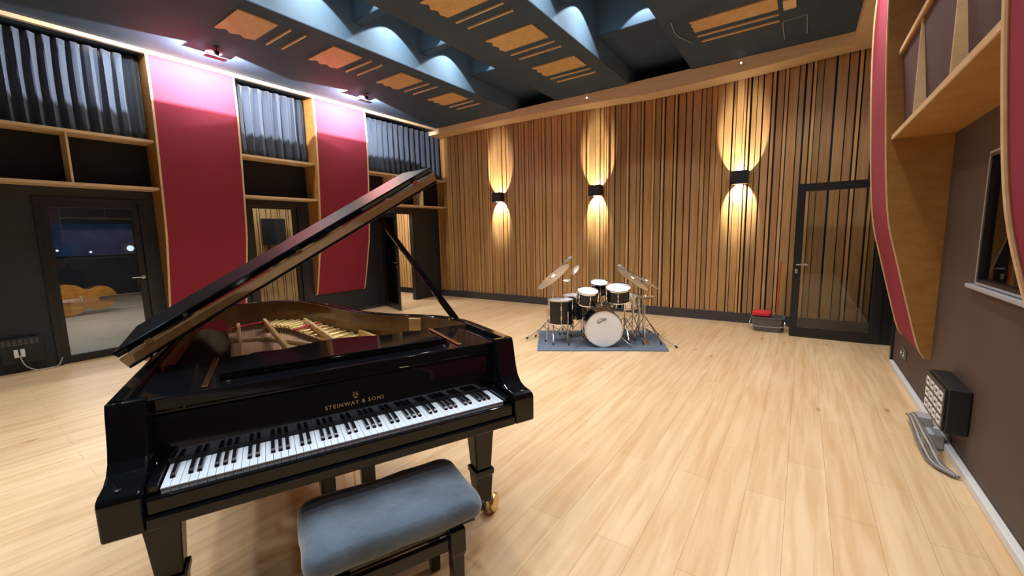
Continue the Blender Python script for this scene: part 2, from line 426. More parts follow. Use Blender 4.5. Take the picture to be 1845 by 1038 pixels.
# ---- gathered curtains behind the panels
def curtain(label, wallx, sgn, y0, y1, z0, z1, dens, off=.17):
    bm = B(); L = y1-y0; n = int(L*70); rnd = random.Random(int(y0*100)+5)
    ph = [rnd.uniform(0, 6.28) for _ in range(6)]
    def dx(y, top):
        a = .034*math.sin(y*dens*.8+ph[0]+1.6*math.sin(y*3.1+ph[1]))+.010*math.sin(y*dens*1.83+ph[2])+.015*math.sin(y*5+ph[3])
        return a*(.65 if top else 1)
    rows = 9; vs = []
    for j in range(rows):
        z = z0+(z1-z0)*j/(rows-1); fr = j/(rows-1)
        vs.append([bm.verts.new((sgn*(off+dx(y0+L*i/n+.01*math.sin(fr*3), 0)*(1-.35*fr)), L*i/n, z-z0)) for i in range(n+1)])
    for j in range(rows-1):
        for i in range(n): bm.faces.new((vs[j][i], vs[j][i+1], vs[j+1][i+1], vs[j+1][i]))
    o = obj('curtain', bm, 'curtain', None, (wallx, y0, z0), smooth=True)
    md = o.modifiers.new('thickness', 'SOLIDIFY'); md.thickness = .004
    tag(o, label, 'curtain'); return o
curtain('dark gathered curtain at the upper left, left of the nearer red panel', XL, 1, -1.6, 1.92, 2.835, 3.89, 62)
curtain('dark gathered curtain hanging between the two red panels of the left wall', XL, 1, 2.96, 4.14, 2.815, 3.89, 60)
curtain('dark gathered curtain at the far end of the left wall, next to the slatted wall', XL, 1, 5.21, 7.42, 2.815, 3.89, 55)
curtain('grey-blue gathered curtain at the top right above the deep plywood shelf', XR, -1, 2.14, 4.42, 2.815, 3.87, 55, .2)

# ---- wooden units under the ceiling beams
def ceiling_unit(label, x0, x1, y, L, rag=.07):
    t = thing('ceiling_panel', label, 'ceiling panel', ((x0+x1)/2, y, H), group=None)
    w = x1-x0; bm = B(); rnd = random.Random(int(y*10))
    pts = [(w/2, 0), (w/2, L)]
    n = 14
    for i in range(n+1):
        s = i/n
        pts.append((-w/2+rag*(.5+.5*math.sin(s*17+1))*(.5+s*.6)-rag*.4, L*(1-s)))
    prism(bm, pts, -.016, -.001); obj('board', bm, 'unit_wood', t)
    for q, dy in ((0, .13), (1, .31)):
        obj('batten', bxo(-w/2+.02*q, w/2, L+dy, L+dy+.022, -.02, -.001), 'pale_wood', t)
    return t
A_ = ['nearest the camera', 'second from the camera', 'third from the camera', 'fourth, farthest from the camera']
for i, y in enumerate((2.22, 3.33, 4.43, 5.53)):
    ceiling_unit('amber wooden panel with two thin strips under the left dark ceiling beam, %s' % A_[i], -5.66, -5.06, y, .42)
A_ = ['at the top edge of the picture', 'middle one', 'farthest from the camera']
for i, y in enumerate((3.30, 4.40, 5.50)):
    ceiling_unit('pale wooden panel with two thin strips under the middle ceiling beam, %s' % A_[i], -3.42, -2.74, y, .40, .05)
ceiling_unit('long pale wooden panel with two strips under the right part of the dark ceiling', -1.24, -.37, 5.52, .30, .02)
tag(obj('ceiling_block', bxo(-.12, .0, -.1, .12, -.03, -.001, bev=.004), 'trim_wood', None, (-.20, 5.74, H)), 'short wooden block on the ceiling at the right end of the long panel', 'ceiling panel')
# hanging black frame round the long panel
bm = B(); tube(bm, catmull([(-1.42, 5.40, H-.01), (-1.44, 5.75, H-.012), (-1.33, 6.1, H-.015)], 8), .006, 6)
tag(obj('ceiling_cable', bm, 'midgrey', smooth=True), 'thin grey cable curving at the left end of the long wooden ceiling panel', 'cable')
bm = B(); tube(bm, [(-.34, 6.75, H-.008), (-.34, 6.2, H-.008), (-.10, 6.17, H-.008), (-.10, 6.75, H-.008)], .006, 6)
tag(obj('ceiling_cable', bm, 'midgrey', smooth=True), 'thin grey cable loop at the right end of the long wooden ceiling panel', 'cable')

for y, l in ((2.44, 'the nearer one'), (4.66, 'the farther one')):
    t = thing('ceiling_spotlight', 'small dark spotlight head on the ceiling facing the left wall, '+l, 'spotlight', (-6.24, y, H-.002))
    obj('mount', bxo(-.03, .03, -.02, .02, -.016, 0, bev=.003), 'box', t)
    obj('added_barn_door', bxo(-.12, .0, -.09, .09, -.052, -.049), 'box', t)  # added plates that cut the washer beam above and below
    obj('added_barn_door', bxo(-.095, .0, -.12, .12, -.1215, -.119), 'box', t)
    bm = B(); lathe(bm, [(0, 0), (.026, 0), (.028, .01), (.028, .05), (.024, .054), (.020, .046), (0, .046)], 20, orient((.02, 0, -.078), (-.94, 0, .2))); obj('lamp_head', bm, 'box', t, smooth=True)
    bm = B(); tube(bm, [(0, 0, -.014), (0, 0, -.06)], .006, 8); obj('arm', bm, 'box', t, smooth=True)
# added glowing discs imitating wall lamp glare on the pine trim
for i, (xx, l) in enumerate(((-3.28, 'tiny glowing disc imitating lamp glare on the pine trim above the middle wall lamp'), (-.87, 'tiny glowing disc imitating lamp glare on the pine trim above the right wall lamp'))):
    t = thing('trim_spotlight', l, 'spotlight', (xx, 7.088, 3.87))
    bm = B(); lathe(bm, [(0, 0), (.022, 0), (.022, .006), (.016, .010), (0, .010)], 20, orient((0, 0, 0), (0, -1, 0))); obj('housing', bm, 'steel', t, smooth=True)
    bm = B(); lathe(bm, [(0, .0102), (.013, .0102), (.008, .014), (0, .015)], 16, orient((0, 0, 0), (0, -1, 0))); obj('lens', bm, 'lamp_on', t, smooth=True)

# ---- wall lamps throwing light up and down
def sconce(label, x, z, w, e):
    h = .20; d = .155; yw = YB-.052
    t = thing('wall_lamp', label, 'wall lamp', (x, yw, z))
    bm = B(); box(bm, -w/2, w/2, -d, -.012, -h/2, h/2, bev=.006)
    obj('housing', bm, 'box', t)
    obj('back_plate', bxo(-w*.35, w*.35, -.012, 0, -h*.4, h*.4), 'box', t)
    for s in (-1, 1):
        bm = B(); lathe(bm, [(0, 0), (.03, 0), (.034, .004), (.026, .006), (0, .004)], 20, orient((0, -.10, s*h/2), (0, 0, s))); obj('lens', bm, 'lamp_on', t, smooth=True)
    y0 = yw-.10; tn = math.tan(math.radians(60)); tn2 = math.tan(math.radians(52))
    spot('wall_lamp_beam', (x, y0, z+h/2+.012), (x, y0+tn, z+h/2+1), e, WARM2, 112, .08, .006, 'Constant')
    spot('wall_lamp_beam', (x, y0, z-h/2-.012), (x, y0+tn2, z-h/2-1), e*.6, WARM2, 96, .2, .006, 'Linear')
WARM2 = (1, .91, .76)
sconce('black up-and-down wall lamp on the slats, left one near the corner', -5.52, 2.31, .22, 420)
sconce('black up-and-down wall lamp on the slats above the drum kit, middle one', -3.23, 2.275, .24, 420)
sconce('black up-and-down wall lamp on the slats beside the glass door, right one', -.85, 2.285, .24, 420)

# ================================================================== DOORS, BOOTHS, WINDOW
# double-bass room behind the left door
def room(n, x0, x1, y0, y1, z1, mat='black_wall'):
    bm = B()
    box(bm, x0-.1, x0, y0-.1, y1+.1, 0, z1); box(bm, x0, x1, y0-.1, y0, 0, z1); box(bm, x0, x1, y1, y1+.1, 0, z1); box(bm, x0-.1, x1, y0-.1, y1+.1, z1, z1+.1)
    return struct('wall_booth_%d' % n, bm, mat)
bm = B()
box(bm, -15.7, -15.6, -.5, 4.5, 0, 3.0); box(bm, -15.6, XL-.135, -.5, -.4, 0, 3.0); box(bm, -9.4, XL-.135, 2.9, 3.0, 0, 3.0)
box(bm, -9.5, -9.4, 2.9, 4.5, 0, 3.0); box(bm, -15.6, -9.5, 4.4, 4.5, 0, 3.0); box(bm, -15.7, XL-.135, -.5, 4.5, 3.0, 3.1)
struct('wall_booth_1', bm, 'black_wall')
room(2, -9.25, XL-.135, 3.05, 7.4, 2.9, 'slat_back')
struct('floor_booth', bxo(-15.6, XL-.02, -.4, 2.9, .001, .012), 'booth_floor')
struct('floor_booth_rear', bxo(-15.6, -9.5, 2.9, 4.4, .001, .012), 'booth_floor')
bm = B(); tl = bm.loops.layers.float_color.new('tone'); y = 3.08; rnd = random.Random(11)
while y < 7.35:
    w = rnd.choice((.03, .08, .11, .06)); g = rnd.uniform(.9, 1.3); nf = len(bm.faces)
    box(bm, -9.25, -9.21, y, y+w, .15, 2.85); bm.faces.ensure_lookup_table()
    for f in bm.faces[nf:]:
        for l in f.loops: l[tl] = (g, g, g, 1)
    y += w+.02
x = -9.2
while x < XL-.3:
    w = rnd.choice((.03, .08, .11, .06)); g = rnd.uniform(.9, 1.3); nf = len(bm.faces)
    box(bm, x, x+w, 7.36, 7.4, .15, 2.85); bm.faces.ensure_lookup_table()
    for f in bm.faces[nf:]:
        for l in f.loops: l[tl] = (g, g, g, 1)
    x += w+.02
o = obj('slats', bm, 'slat', bpy.data.objects['wall_booth_2'])
struct('baseboard_booth', bxo(-9.25, -9.19, 3.05, 7.4, 0, .15), 'base')
area('booth_fill_light', (-8.4, 6.1, 2.85), (-8.4, 6.1, 0), 60, NEUTRAL, .6, .6)  # added lights to brighten the booths, no fixtures modelled
area('booth_fill_light', (-8.4, 3.8, 2.85), (-8.4, 3.8, 0), 30, NEUTRAL, .6, .6)
area('booth_fill_light', (-10.4, 1.6, 2.95), (-10.4, 1.6, 0), 90, NEUTRAL, .6, .6)
area('booth_fill_light', (-13.2, 1.9, 2.95), (-13.2, 1.9, 0), 20, COOL, .5, .5)
t = tag(obj('wall_speaker', bxo(0, .2, -.2, .2, -.27, .27, bev=.01), 'box', None, (-9.205, 4.28, 1.66)), 'black wall speaker seen through the middle door on the slats', 'speaker')
tag(obj('stage_curtain', bxo(0, .08, 0, 1.75, 0, .85, bev=.02), 'bluecloth', None, (-15.59, 1.75, 1.18)), 'dark blue curtain on the far wall of the room behind the left door', 'curtain')
for yy, zz, l in ((3.35, 1.35, 'glowing round lamp at the right end of the blue curtain behind the left door'), (2.55, 1.28, 'small white ring lamp below the blue curtain behind the left door'), (1.95, 1.34, 'small glowing lamp at the left end of the blue curtain behind the left door')):
    t = thing('stage_lamp', l, 'lamp', (-15.5, yy, zz)); r = .15 if yy > 3 else .05
    bm = B(); lathe(bm, [(0, 0), (r, 0), (r*1.1, .05), (r*.8, .06), (0, .05)], 20, orient((0, 0, 0), (1, 0, 0))); obj('housing', bm, 'grey', t, smooth=True)
    bm = B(); lathe(bm, [(0, .052), (r*.6, .052), (r*.4, .065), (0, .07)], 16, orient((0, 0, 0), (1, 0, 0))); obj('lens', bm, emit('stage_lamp_lens%d' % int(yy*10), (.7, .85, 1), 1.5), t, smooth=True)

def glazed_door(name, y0, y1, z1, st=.09, top=.10, bot=.10, x=XL, handle=None, glass='dglass', sgn=1, frame=.055):
    t = sthing(name, (x, y0, 0)); L = y1-y0
    # jamb
    bm = B(); box(bm, -sgn*.10, sgn*.03, 0, frame, 0, z1); box(bm, -sgn*.10, sgn*.03, L-frame, L, 0, z1); box(bm, -sgn*.10, sgn*.03, frame, L-frame, z1-frame, z1)
    obj('door_frame', bm, 'alu_black', t)
    a, b, c = frame+.004, L-frame-.004, z1-frame-.004
    bm = B(); box(bm, -.05*sgn, 0, a, a+st, .01, c); box(bm, -.05*sgn, 0, b-st, b, .01, c); box(bm, -.05*sgn, 0, a+st, b-st, c-top, c); box(bm, -.05*sgn, 0, a+st, b-st, .01, .01+bot)
    obj('door_leaf', bm, 'alu_black', t)
    obj('pane', bxo(-.028*sgn, -.018*sgn, a+st-.002, b-st+.002, .01+bot-.002, c-top+.002), glass, t)
    if handle is not None:
        bm = B(); yy = b-st/2 if handle > 0 else a+st/2; sg = -1 if handle > 0 else 1
        tube(bm, [(0, yy, 1.02), (.05*sgn, yy, 1.02), (.055*sgn, yy+.02*sg, 1.02), (.055*sgn, yy+.13*sg, 1.02)], .009, 8)
        lathe(bm, [(0, 0), (.025, 0), (.025, .008), (0, .009)], 16, orient((0.001*sgn, yy, 1.02), (sgn, 0, 0)))
        obj('door_handle', bm, 'steel', t, smooth=True)
    return t
glazed_door('door_1', D1[0], D1[1], D1[2], handle=1, st=.07, frame=.045, bot=.085, top=.07)
glazed_door('door_2', D2[0], D2[1], D2[2], handle=None, st=.07, frame=.07, bot=.1, top=.03)
# door 3 frame, leaf standing ajar into the room
t = sthing('door_3', (XL, D3[0], 0)); L = D3[1]-D3[0]
bm = B(); box(bm, -.1, .02, 0, .05, 0, D3[2]); box(bm, -.1, .02, L-.05, L, 0, D3[2]); box(bm, -.1, .02, .05, L-.05, D3[2]-.05, D3[2])
obj('door_frame', bm, 'alu_black', t)
lf = sthing('door_4', (XL+.04, D3[0]-.01, 0), 0) 
bm = B(); Lw = .42
Lw = .84
box(bm, -.02, .02, 0, .08, .01, 1.99); box(bm, -.02, .02, Lw-.08, Lw, .01, 1.99); box(bm, -.02, .02, .08, Lw-.08, 1.9, 1.99); box(bm, -.02, .02, .08, Lw-.08, .01, .12)
obj('door_leaf', bm, 'alu_black', lf)
obj('pane', bxo(-.005, .005, .078, Lw-.078, .118, 1.902), 'dglass', lf)
bm = B()
for s in (-1, 1):
    tube(bm, [(.02*s, Lw-.04, .98), (.06*s, Lw-.04, .98), (.065*s, Lw-.06, .98), (.065*s, Lw-.16, .98)], .01, 8)
    lathe(bm, [(0, 0), (.024, 0), (.024, .006), (0, .007)], 16, orient((.021*s, Lw-.04, .88), (s, 0, 0)))
obj('door_handle', bm, 'steel', lf, smooth=True)
lf.rotation_euler = (0, 0, math.radians(-109))
# glass leaf standing open in front of the slatted wall
t = sthing('door_5', (XR-.02, 6.83, 0)); Lw = .945
bm = B()
box(bm, -Lw, -Lw+.085, -.025, .025, .012, 2.07); box(bm, -.10, 0, -.025, .025, .012, 2.07)
box(bm, -Lw+.085, -.10, -.025, .025, 1.97, 2.07); box(bm, -Lw+.085, -.10, -.025, .025, .012, .125)
obj('door_leaf', bm, 'alu_black', t)
obj('pane', bxo(-Lw+.083, -.098, -.006, .006, .123, 1.972), 'glass', t)
bm = B()
for s in (-1, 1):
    tube(bm, [(-Lw+.04, .025*s, 1.0), (-Lw+.04, .065*s, 1.0), (-Lw+.06, .07*s, 1.0), (-Lw+.16, .07*s, 1.0)], .009, 8)
obj('door_handle', bm, 'steel', t, smooth=True)
obj('lock_cylinder', bxo(-Lw+.025, -Lw+.055, -.035, .035, .88, .94, bev=.003), 'steel', t)
# doorway behind it
t = sthing('door_6', (XR, D4[0], 0)); L = D4[1]-D4[0]
bm = B(); box(bm, -.02, .1, 0, .06, 0, D4[2]); box(bm, -.02, .1, L-.03, L, 0, D4[2]); box(bm, -.02, .1, .06, L-.03, D4[2]-.06, D4[2])
obj('door_frame', bm, 'alu_black', t)
bm = B(); box(bm, 2.4, 2.5, 5.2, 7.6, 0, 3); box(bm, XR+.135, 2.4, 5.1, 5.2, 0, 3); box(bm, XR+.135, 2.4, 7.6, 7.7, 0, 3); box(bm, XR+.135, 2.5, 5.1, 7.7, 3, 3.1)
struct('wall_corridor', bm, 'black_wall')

# control room window
t = sthing('window_1', (XR, 1.9, 1.13)); L = 3.61-1.9; hh = .77
bm = B()
box(bm, -.012, .09, 0, .03, 0, hh); box(bm, -.012, .09, L-.03, L, 0, hh); box(bm, -.012, .09, .03, L-.03, 0, .03); box(bm, -.012, .09, .03, L-.03, hh-.03, hh)
obj('window_frame', bm, 'box', t)
bm = B()
box(bm, -.016, -.012, L-.012, L, 0, hh); box(bm, -.016, -.012, 0, L-.012, 0, .012); box(bm, -.016, -.012, 0, L-.012, hh-.012, hh)
obj('edge_bead', bm, 'midgrey', t)
obj('pane', bxo(.01, .018, .028, L-.028, .028, hh-.028), 'glass', t)
obj('window_sill', bxo(-.035, -.001, -.05, L+.09, -.03, -.006, bev=.004), 'midgrey', t)
bm = B(); box(bm, 3.4, 3.5, 0, 4.6, 0, 3); box(bm, XR+.135, 3.4, -.1, 0, 0, 3); box(bm, XR+.135, 3.4, 4.6, 4.7, 0, 3); box(bm, XR+.135, 3.5, -.1, 4.7, 3, 3.1); box(bm, XR+.135, 3.5, 0, 4.6, -.1, 0)
struct('wall_control_room', bm, 'plum')
area('control_room_fill', (2.0, 3.4, 2.95), (2.0, 3.4, 0), 70, NEUTRAL, .6, .6)  # added light to brighten the view through the window, no fixture modelled

# ---- things along the right wall
t = thing('stage_box', 'black wall-mounted box with pale slotted front low on the right wall', 'connector box', (XR, 3.45, .22))
obj('housing', bxo(-.105, -.002, 0, .46, 0, .28, bev=.008), 'box', t)
fp = obj('front_panel', bxo(-.118, -.106, .01, .45, .01, .27, bev=.002), 'box', t)
sl0 = None
for r in range(3):
    for c in range(4):
        bm = B(); Y0, Z0 = .03+c*.104, .035+r*.077
        for q in (box, ): 
            q(bm, -.124, -.1182, Y0, Y0+.08, Z0, Z0+.012); q(bm, -.124, -.1182, Y0, Y0+.08, Z0+.038, Z0+.05)
            q(bm, -.124, -.1182, Y0, Y0+.012, Z0+.012, Z0+.038); q(bm, -.124, -.1182, Y0+.068, Y0+.08, Z0+.012, Z0+.038)
        bmesh.ops.remove_doubles(bm, verts=bm.verts, dist=.0002)
        obj('slot', bm, 'white', fp)
tag(obj('cable_duct', bxo(-.035, 0, 0, 9.1, 0, .05, bev=.006), 'white', None, (XR-.001, YN, .002)), 'long white cable duct along the floor at the foot of the right wall', 'cable duct')
for i, (yy, l) in enumerate(((4.02, 'grey junction box on the duct just beyond the black slotted box'), (3.72, 'pale grey junction box on the duct below the black slotted box'))):
    t = thing('junction_box', l, 'junction box', (XR-.037, yy, .004))
    obj('housing', bxo(-.085, 0, 0, .12, 0, .10, bev=.006), 'midgrey', t); obj('cover', bxo(-.092, -.0855, .012, .108, .012, .088, bev=.002), 'white', t)
t = thing('cable_bundle', 'bundle of grey cables hanging below the black slotted box on the right wall', 'cables', (XR-.10, 3.7, .01))
for k in range(5):
    a = .016*k; bm = B()
    P_ = catmull([(-.03-a*.3, .50, .04), (-.035-a*.4, .33, .11-.008*k), (-.035-a*.6, .08, .115-.012*k), (-.01-a*.9, -.08, .065-.010*k), (.01-a, -.26, .014), (.05-a*.4, -.38, .009)], 7)
    tube(bm, P_, .0065, 8); obj('cable', bm, 'cable' if k % 2 else 'dcable', t, smooth=True)
t = thing('wall_socket', 'double power socket low on the right wall beyond the red panel, near the corner', 'socket', (XR, 5.28, .20))
obj('cover_plate', bxo(-.012, -.001, 0, .22, 0, .10, bev=.003), 'grey', t)
for k in range(2):
    bm = B(); lathe(bm, [(0, 0), (.03, 0), (.032, .005), (.022, .006), (.02, .001), (0, .001)], 20, orient((-.0125, .055+.11*k, .05), (-1, 0, 0))); obj('socket_ring', bm, 'steel', t, smooth=True)

# ---- left wall patch panel
t = thing('patch_panel', 'black wall box with vent slots and white plug at the lower left edge', 'connector box', (XL, .36, .12))
obj('housing', bxo(.001, .09, 0, .34, 0, .30, bev=.008), 'box', t)
bm = B()
for r in range(3):
    for c in range(7): box(bm, .091, .094, .02+c*.043, .05+c*.043, .22+.022*r, .232+.022*r)
obj('vent_slots', bm, 'grey', t)
for k in range(2):
    bm = B(); box(bm, .091, .13, .10+.05*k, .135+.05*k, .08, .17, bev=.005); obj('plug', bm, 'white', t)
bm = B(); P_ = catmull([(XL+.12, .50, .22), (XL+.16, .53, .1), (XL+.12, .62, .02), (XL+.08, .78, .012), (XL+.03, .84, .10)], 8); tube(bm, P_, .006, 8)
tag(obj('power_cable', bm, 'cable', smooth=True), 'thin pale cable hanging from the wall box at the lower left edge', 'cable')

# ---- bucket by the slatted wall
t = thing('mop_bucket', 'grey rectangular bucket on the floor beside the open glass door', 'bucket', (-.36, 7.05, 0))
bm = B()
def rr(w, d, z, r=.03, n=5):
    out = []
    for cx, cy, a0 in ((w/2-r, d/2-r, 0), (-w/2+r, d/2-r, PI/2), (-w/2+r, -d/2+r, PI), (w/2-r, -d/2+r, 1.5*PI)):
        for k in range(n+1):
            a = a0+k*PI/2/n; out.append((cx+r*math.cos(a), cy+r*math.sin(a), z))
    return out
def loft(bm, loops, cap0=True, cap1=True):
    V = [[bm.verts.new(p) for p in lp] for lp in loops]; n = len(V[0])
    for i in range(len(V)-1):
        for k in range(n): bm.faces.new((V[i][k], V[i][(k+1) % n], V[i+1][(k+1) % n], V[i+1][k]))
    if cap0: bm.faces.new(V[0][::-1])
    if cap1: bm.faces.new(V[-1])
    return V
loft(bm, [rr(.34, .24, .002), rr(.40, .30, .20), rr(.42, .32, .20), rr(.42, .32, .215), rr(.385, .285, .215), rr(.33, .23, .02)])
obj('bucket_body', bm, 'grey', t, smooth=True)
bm = B(); P_ = catmull([(-.2, 0, .2), (-.21, -.12, .17), (-.2, -.17, .10), (0, -.175, .085), (.2, -.17, .10), (.21, -.12, .17), (.2, 0, .2)], 6); tube(bm, P_, .004, 6); obj('handle', bm, 'steel', t, smooth=True)
bm = B(); loft(bm, [rr(.20, .20, 0, .04), rr(.235, .235, .02, .05), rr(.24, .24, .06, .06), rr(.18, .18, .075, .06)])
tag(obj('red_cloth', bm, 'redp', None, (-.44, 7.03, .217), smooth=True), 'bright red plastic basin lying on the left half of the grey bucket', 'basin')
t = thing('mop', 'thin orange-red mop handle leaning on the slatted wall behind the grey bucket', 'mop', (-.27, 7.28, .004))
bm = B(); tube(bm, [(0, .0, .12), (.02, .10, 1.0)], .011, 10); obj('handle', bm, 'orange', t, smooth=True)
bm = B(); box(bm, -.10, .10, -.05, .05, 0, .03, bev=.008); tube(bm, [(0, 0, .03), (0, 0, .13)], .016, 10); obj('mop_head', bm, 'grey', t)

# ---- double bass lying on its side behind the left door
t = thing('double_bass', 'double bass lying on its side on the floor of the room behind the left door', 'double bass', (-12.3, 1.25, .345), 0)
out_ = [(0, .0), (.10, .20), (.28, .32), (.46, .30), (.58, .215), (.66, .20), (.76, .235), (.88, .245), (1.0, .19), (1.08, .08), (1.10, .0)]
cv = catmull([(a, b, 0) for a, b in out_], 5); prof = [(p.x, p.y) for p in cv]; full = prof+[(a, -b) for a, b in prof[-2:0:-1]]
Mx = Matrix.Rotation(math.radians(8), 4, 'Z') @ Matrix(((0, 0, -1, 0), (1, 0, 0, 0), (0, 1, 0, 0), (0, 0, 0, 1)))
def bout(bm, s0, z0, s1, z1, s2, z2):
    cx = .55
    L = [[Mx @ Vector((cx+(a-cx)*s, b*s, z)) for a, b in full] for s, z in ((s0, z0), (s1, z1), (s2, z2))]
    loft(bm, L)
bm = B(); bout(bm, .99, -.09, 1.0, 0, .99, .09); obj('ribs', bm, 'dark_varnish', t, smooth=True)
bm = B(); bout(bm, 1.01, -.09, 1.0, -.11, .55, -.135); obj('top_plate', bm, 'varnish', t, smooth=True)
bm = B(); bout(bm, 1.01, .09, 1.0, .10, .6, .12); obj('back_plate', bm, 'varnish', t, smooth=True)
bm = B(); tube(bm, [Mx @ Vector((1.08, 0, -.10)), Mx @ Vector((1.62, 0, -.10))], .026, 10, .018); 
P_ = [Mx @ Vector(p) for p in catmull([(1.6, 0, -.10), (1.75, 0, -.07), (1.83, 0, -.02), (1.80, 0, .03), (1.76, 0, .0)], 5)]; tube(bm, P_, .022, 8, .014); obj('neck', bm, 'varnish', t, smooth=True)
bm = B(); tube(bm, [Mx @ Vector((.78, 0, -.165)), Mx @ Vector((1.6, 0, -.135))], .02, 8, .014); obj('fingerboard', bm, 'ebony', t, smooth=True)
bm = B(); 
for k in range(4): tube(bm, [Mx @ Vector((.12, (k-1.5)*.012, -.17)), Mx @ Vector((.5, (k-1.5)*.02, -.20)), Mx @ Vector((1.6, (k-1.5)*.008, -.152))], .002, 5)
obj('strings', bm, 'steel', t)
bm = B(); prism(bm, [(-.09, 0), (.09, 0), (.05, .09), (-.05, .09)], .49, .505, mtx=Mx @ Matrix(((0, 0, 1, 0), (1, 0, 0, 0), (0, -1, 0, -.11), (0, 0, 0, 1)))); obj('bridge', bm, 'pale_wood', t)
bm = B()
for k in range(4):
    s = 1 if k % 2 else -1; tube(bm, [Mx @ Vector((1.64+.03*k, 0, -.08)), Mx @ Vector((1.64+.03*k, s*.08, -.08))], .007, 6)
obj('tuning_pegs', bm, 'brass', t)

# ================================================================== GRAND PIANO
PX, PY, PA = -1.335, .8917, math.radians(65.75)
piano = thing('grand_piano', 'glossy black grand piano with raised lid in the left foreground', 'piano', (PX, PY, 0), PA)
def P2R(u, v, z=0): return (PX+math.cos(PA)*u-math.sin(PA)*v, PY+math.sin(PA)*u+math.cos(PA)*v, z)
right = [(.745, .13), (.745, .40), (.743, .60), (.715, .78), (.62, .95), (.50, 1.08), (.38, 1.22), (.28, 1.40), (.20, 1.62), (.13, 1.85), (.05, 2.08), (-.06, 2.25), (-.22, 2.36), (-.42, 2.385), (-.60, 2.34), (-.70, 2.22), (-.745, 2.02)]
curve = [(.745, .13), (.745, .40)]+[(p.x, p.y) for p in catmull([(a, b, 0) for a, b in right[2:]], 5)]+[(-.745, 1.2), (-.745, .13)]
def offset(path, d):
    out = []; n = len(path)
    for i, (a, b) in enumerate(path):
        p = Vector(path[max(i-1, 0)]); q = Vector(path[min(i+1, n-1)]); t = (q-p).normalized()
        out.append((a-t.y*d, b+t.x*d))
    return out
def wall_path(bm, path, d0, d1, z0, z1):
    A = offset(path, d0); C = offset(path, d1); n = len(path)
    V = [[bm.verts.new((*A[i], z0)), bm.verts.new((*A[i], z1)), bm.verts.new((*C[i], z1)), bm.verts.new((*C[i], z0))] for i in range(n)]
    for i in range(n-1):
        for k in range(4): bm.faces.new((V[i][k], V[i+1][k], V[i+1][(k+1) % 4], V[i][(k+1) % 4]))
    bm.faces.new(V[0]); bm.faces.new(V[-1][::-1])
bm = B(); wall_path(bm, curve, 0, .045, .635, .98)
rim = obj('rim', bm, 'lacquer', piano, smooth=True)
md = rim.modifiers.new('bevel', 'BEVEL'); md.width = .006; md.segments = 3; md.limit_method = 'ANGLE'; md.angle_limit = math.radians(50)
bm = B(); wall_path(bm, [(a, max(b, .62)) for a, b in curve if b > .3 or b == .13][0:], .0465, .056, .70, .972)
obj('rim_lining', bm, 'rimwood', piano, smooth=True)
# key arms with the scooped profile
prof = [(-.05, .622), (-.052, .735), (-.046, .752), (-.02, .760), (.03, .765), (.06, .778), (.085, .805), (.10, .845), (.112, .90), (.122, .95), (.132, .98), (.165, .98), (.165, .622)]
for s in (-1, 1):
    bm = B(); a, b = sorted((s*.645, s*.7455)); prism(bm, prof, a, b, axis='x')
    o = obj('key_arm', bm, 'lacquer', piano); md = o.modifiers.new('bevel', 'BEVEL'); md.width = .008; md.segments = 3; md.limit_method = 'ANGLE'; md.angle_limit = math.radians(25)
    bm = B(); a, b = sorted((s*.6155, s*.6445)); box(bm, a, b, -.004, .172, .662, .742, bev=.003); obj('cheek_block', bm, 'lacquer', piano)
    bm = B(); lathe(bm, [(0, 0), (.007, 0), (.008, .003), (0, .004)], 12, Matrix.Translation((s*.70, -.02, .7605))); obj('arm_button', bm, 'steel', piano)
obj('keybed', bxo(-.6445, .6445, -.045, .62, .622, .66, bev=.004), 'lacquer', piano)
obj('key_slip', bxo(-.6445, .6445, -.03, -.006, .661, .713, bev=.006), 'lacquer', piano)
# keys
WK = .0235; x0 = -26*WK
def wkey():
    bm = B(); box(bm, .0006, WK-.0006, .002, .162, .704, .7268, bev=.0016); box(bm, .0006, WK-.0006, -.0015, .003, .722, .7268, bev=.001); return bm
wk = obj('white_key', wkey(), 'ivory', piano, (x0, 0, 0))
def bkey():
    bm = B(); w = .0068
    loft(bm, [[(-w, 0.050, .7268), (w, 0.050, .7268), (w, .162, .7268), (-w, .162, .7268)],
              [(-w*.95, .054, .735), (w*.95, .054, .735), (w*.95, .162, .735), (-w*.95, .162, .735)],
              [(-w*.8, .064, .7395), (w*.8, .064, .7395), (w*.8, .162, .7395), (-w*.8, .162, .7395)]]); return bm
bk = None
for i in range(52):
    if i:
        c = wk.copy(); COL.objects.link(c); c.parent = piano; c.location = (x0+i*WK, 0, 0)
    if (i % 7) in (0, 2, 3, 5, 6) and i < 51:     # A C D F G
        if bk is None: bk = obj('black_key', bkey(), 'ebony', piano, (x0+WK, 0, 0))
        else:
            c = bk.copy(); COL.objects.link(c); c.parent = piano; c.location = (x0+(i+1)*WK, 0, 0)
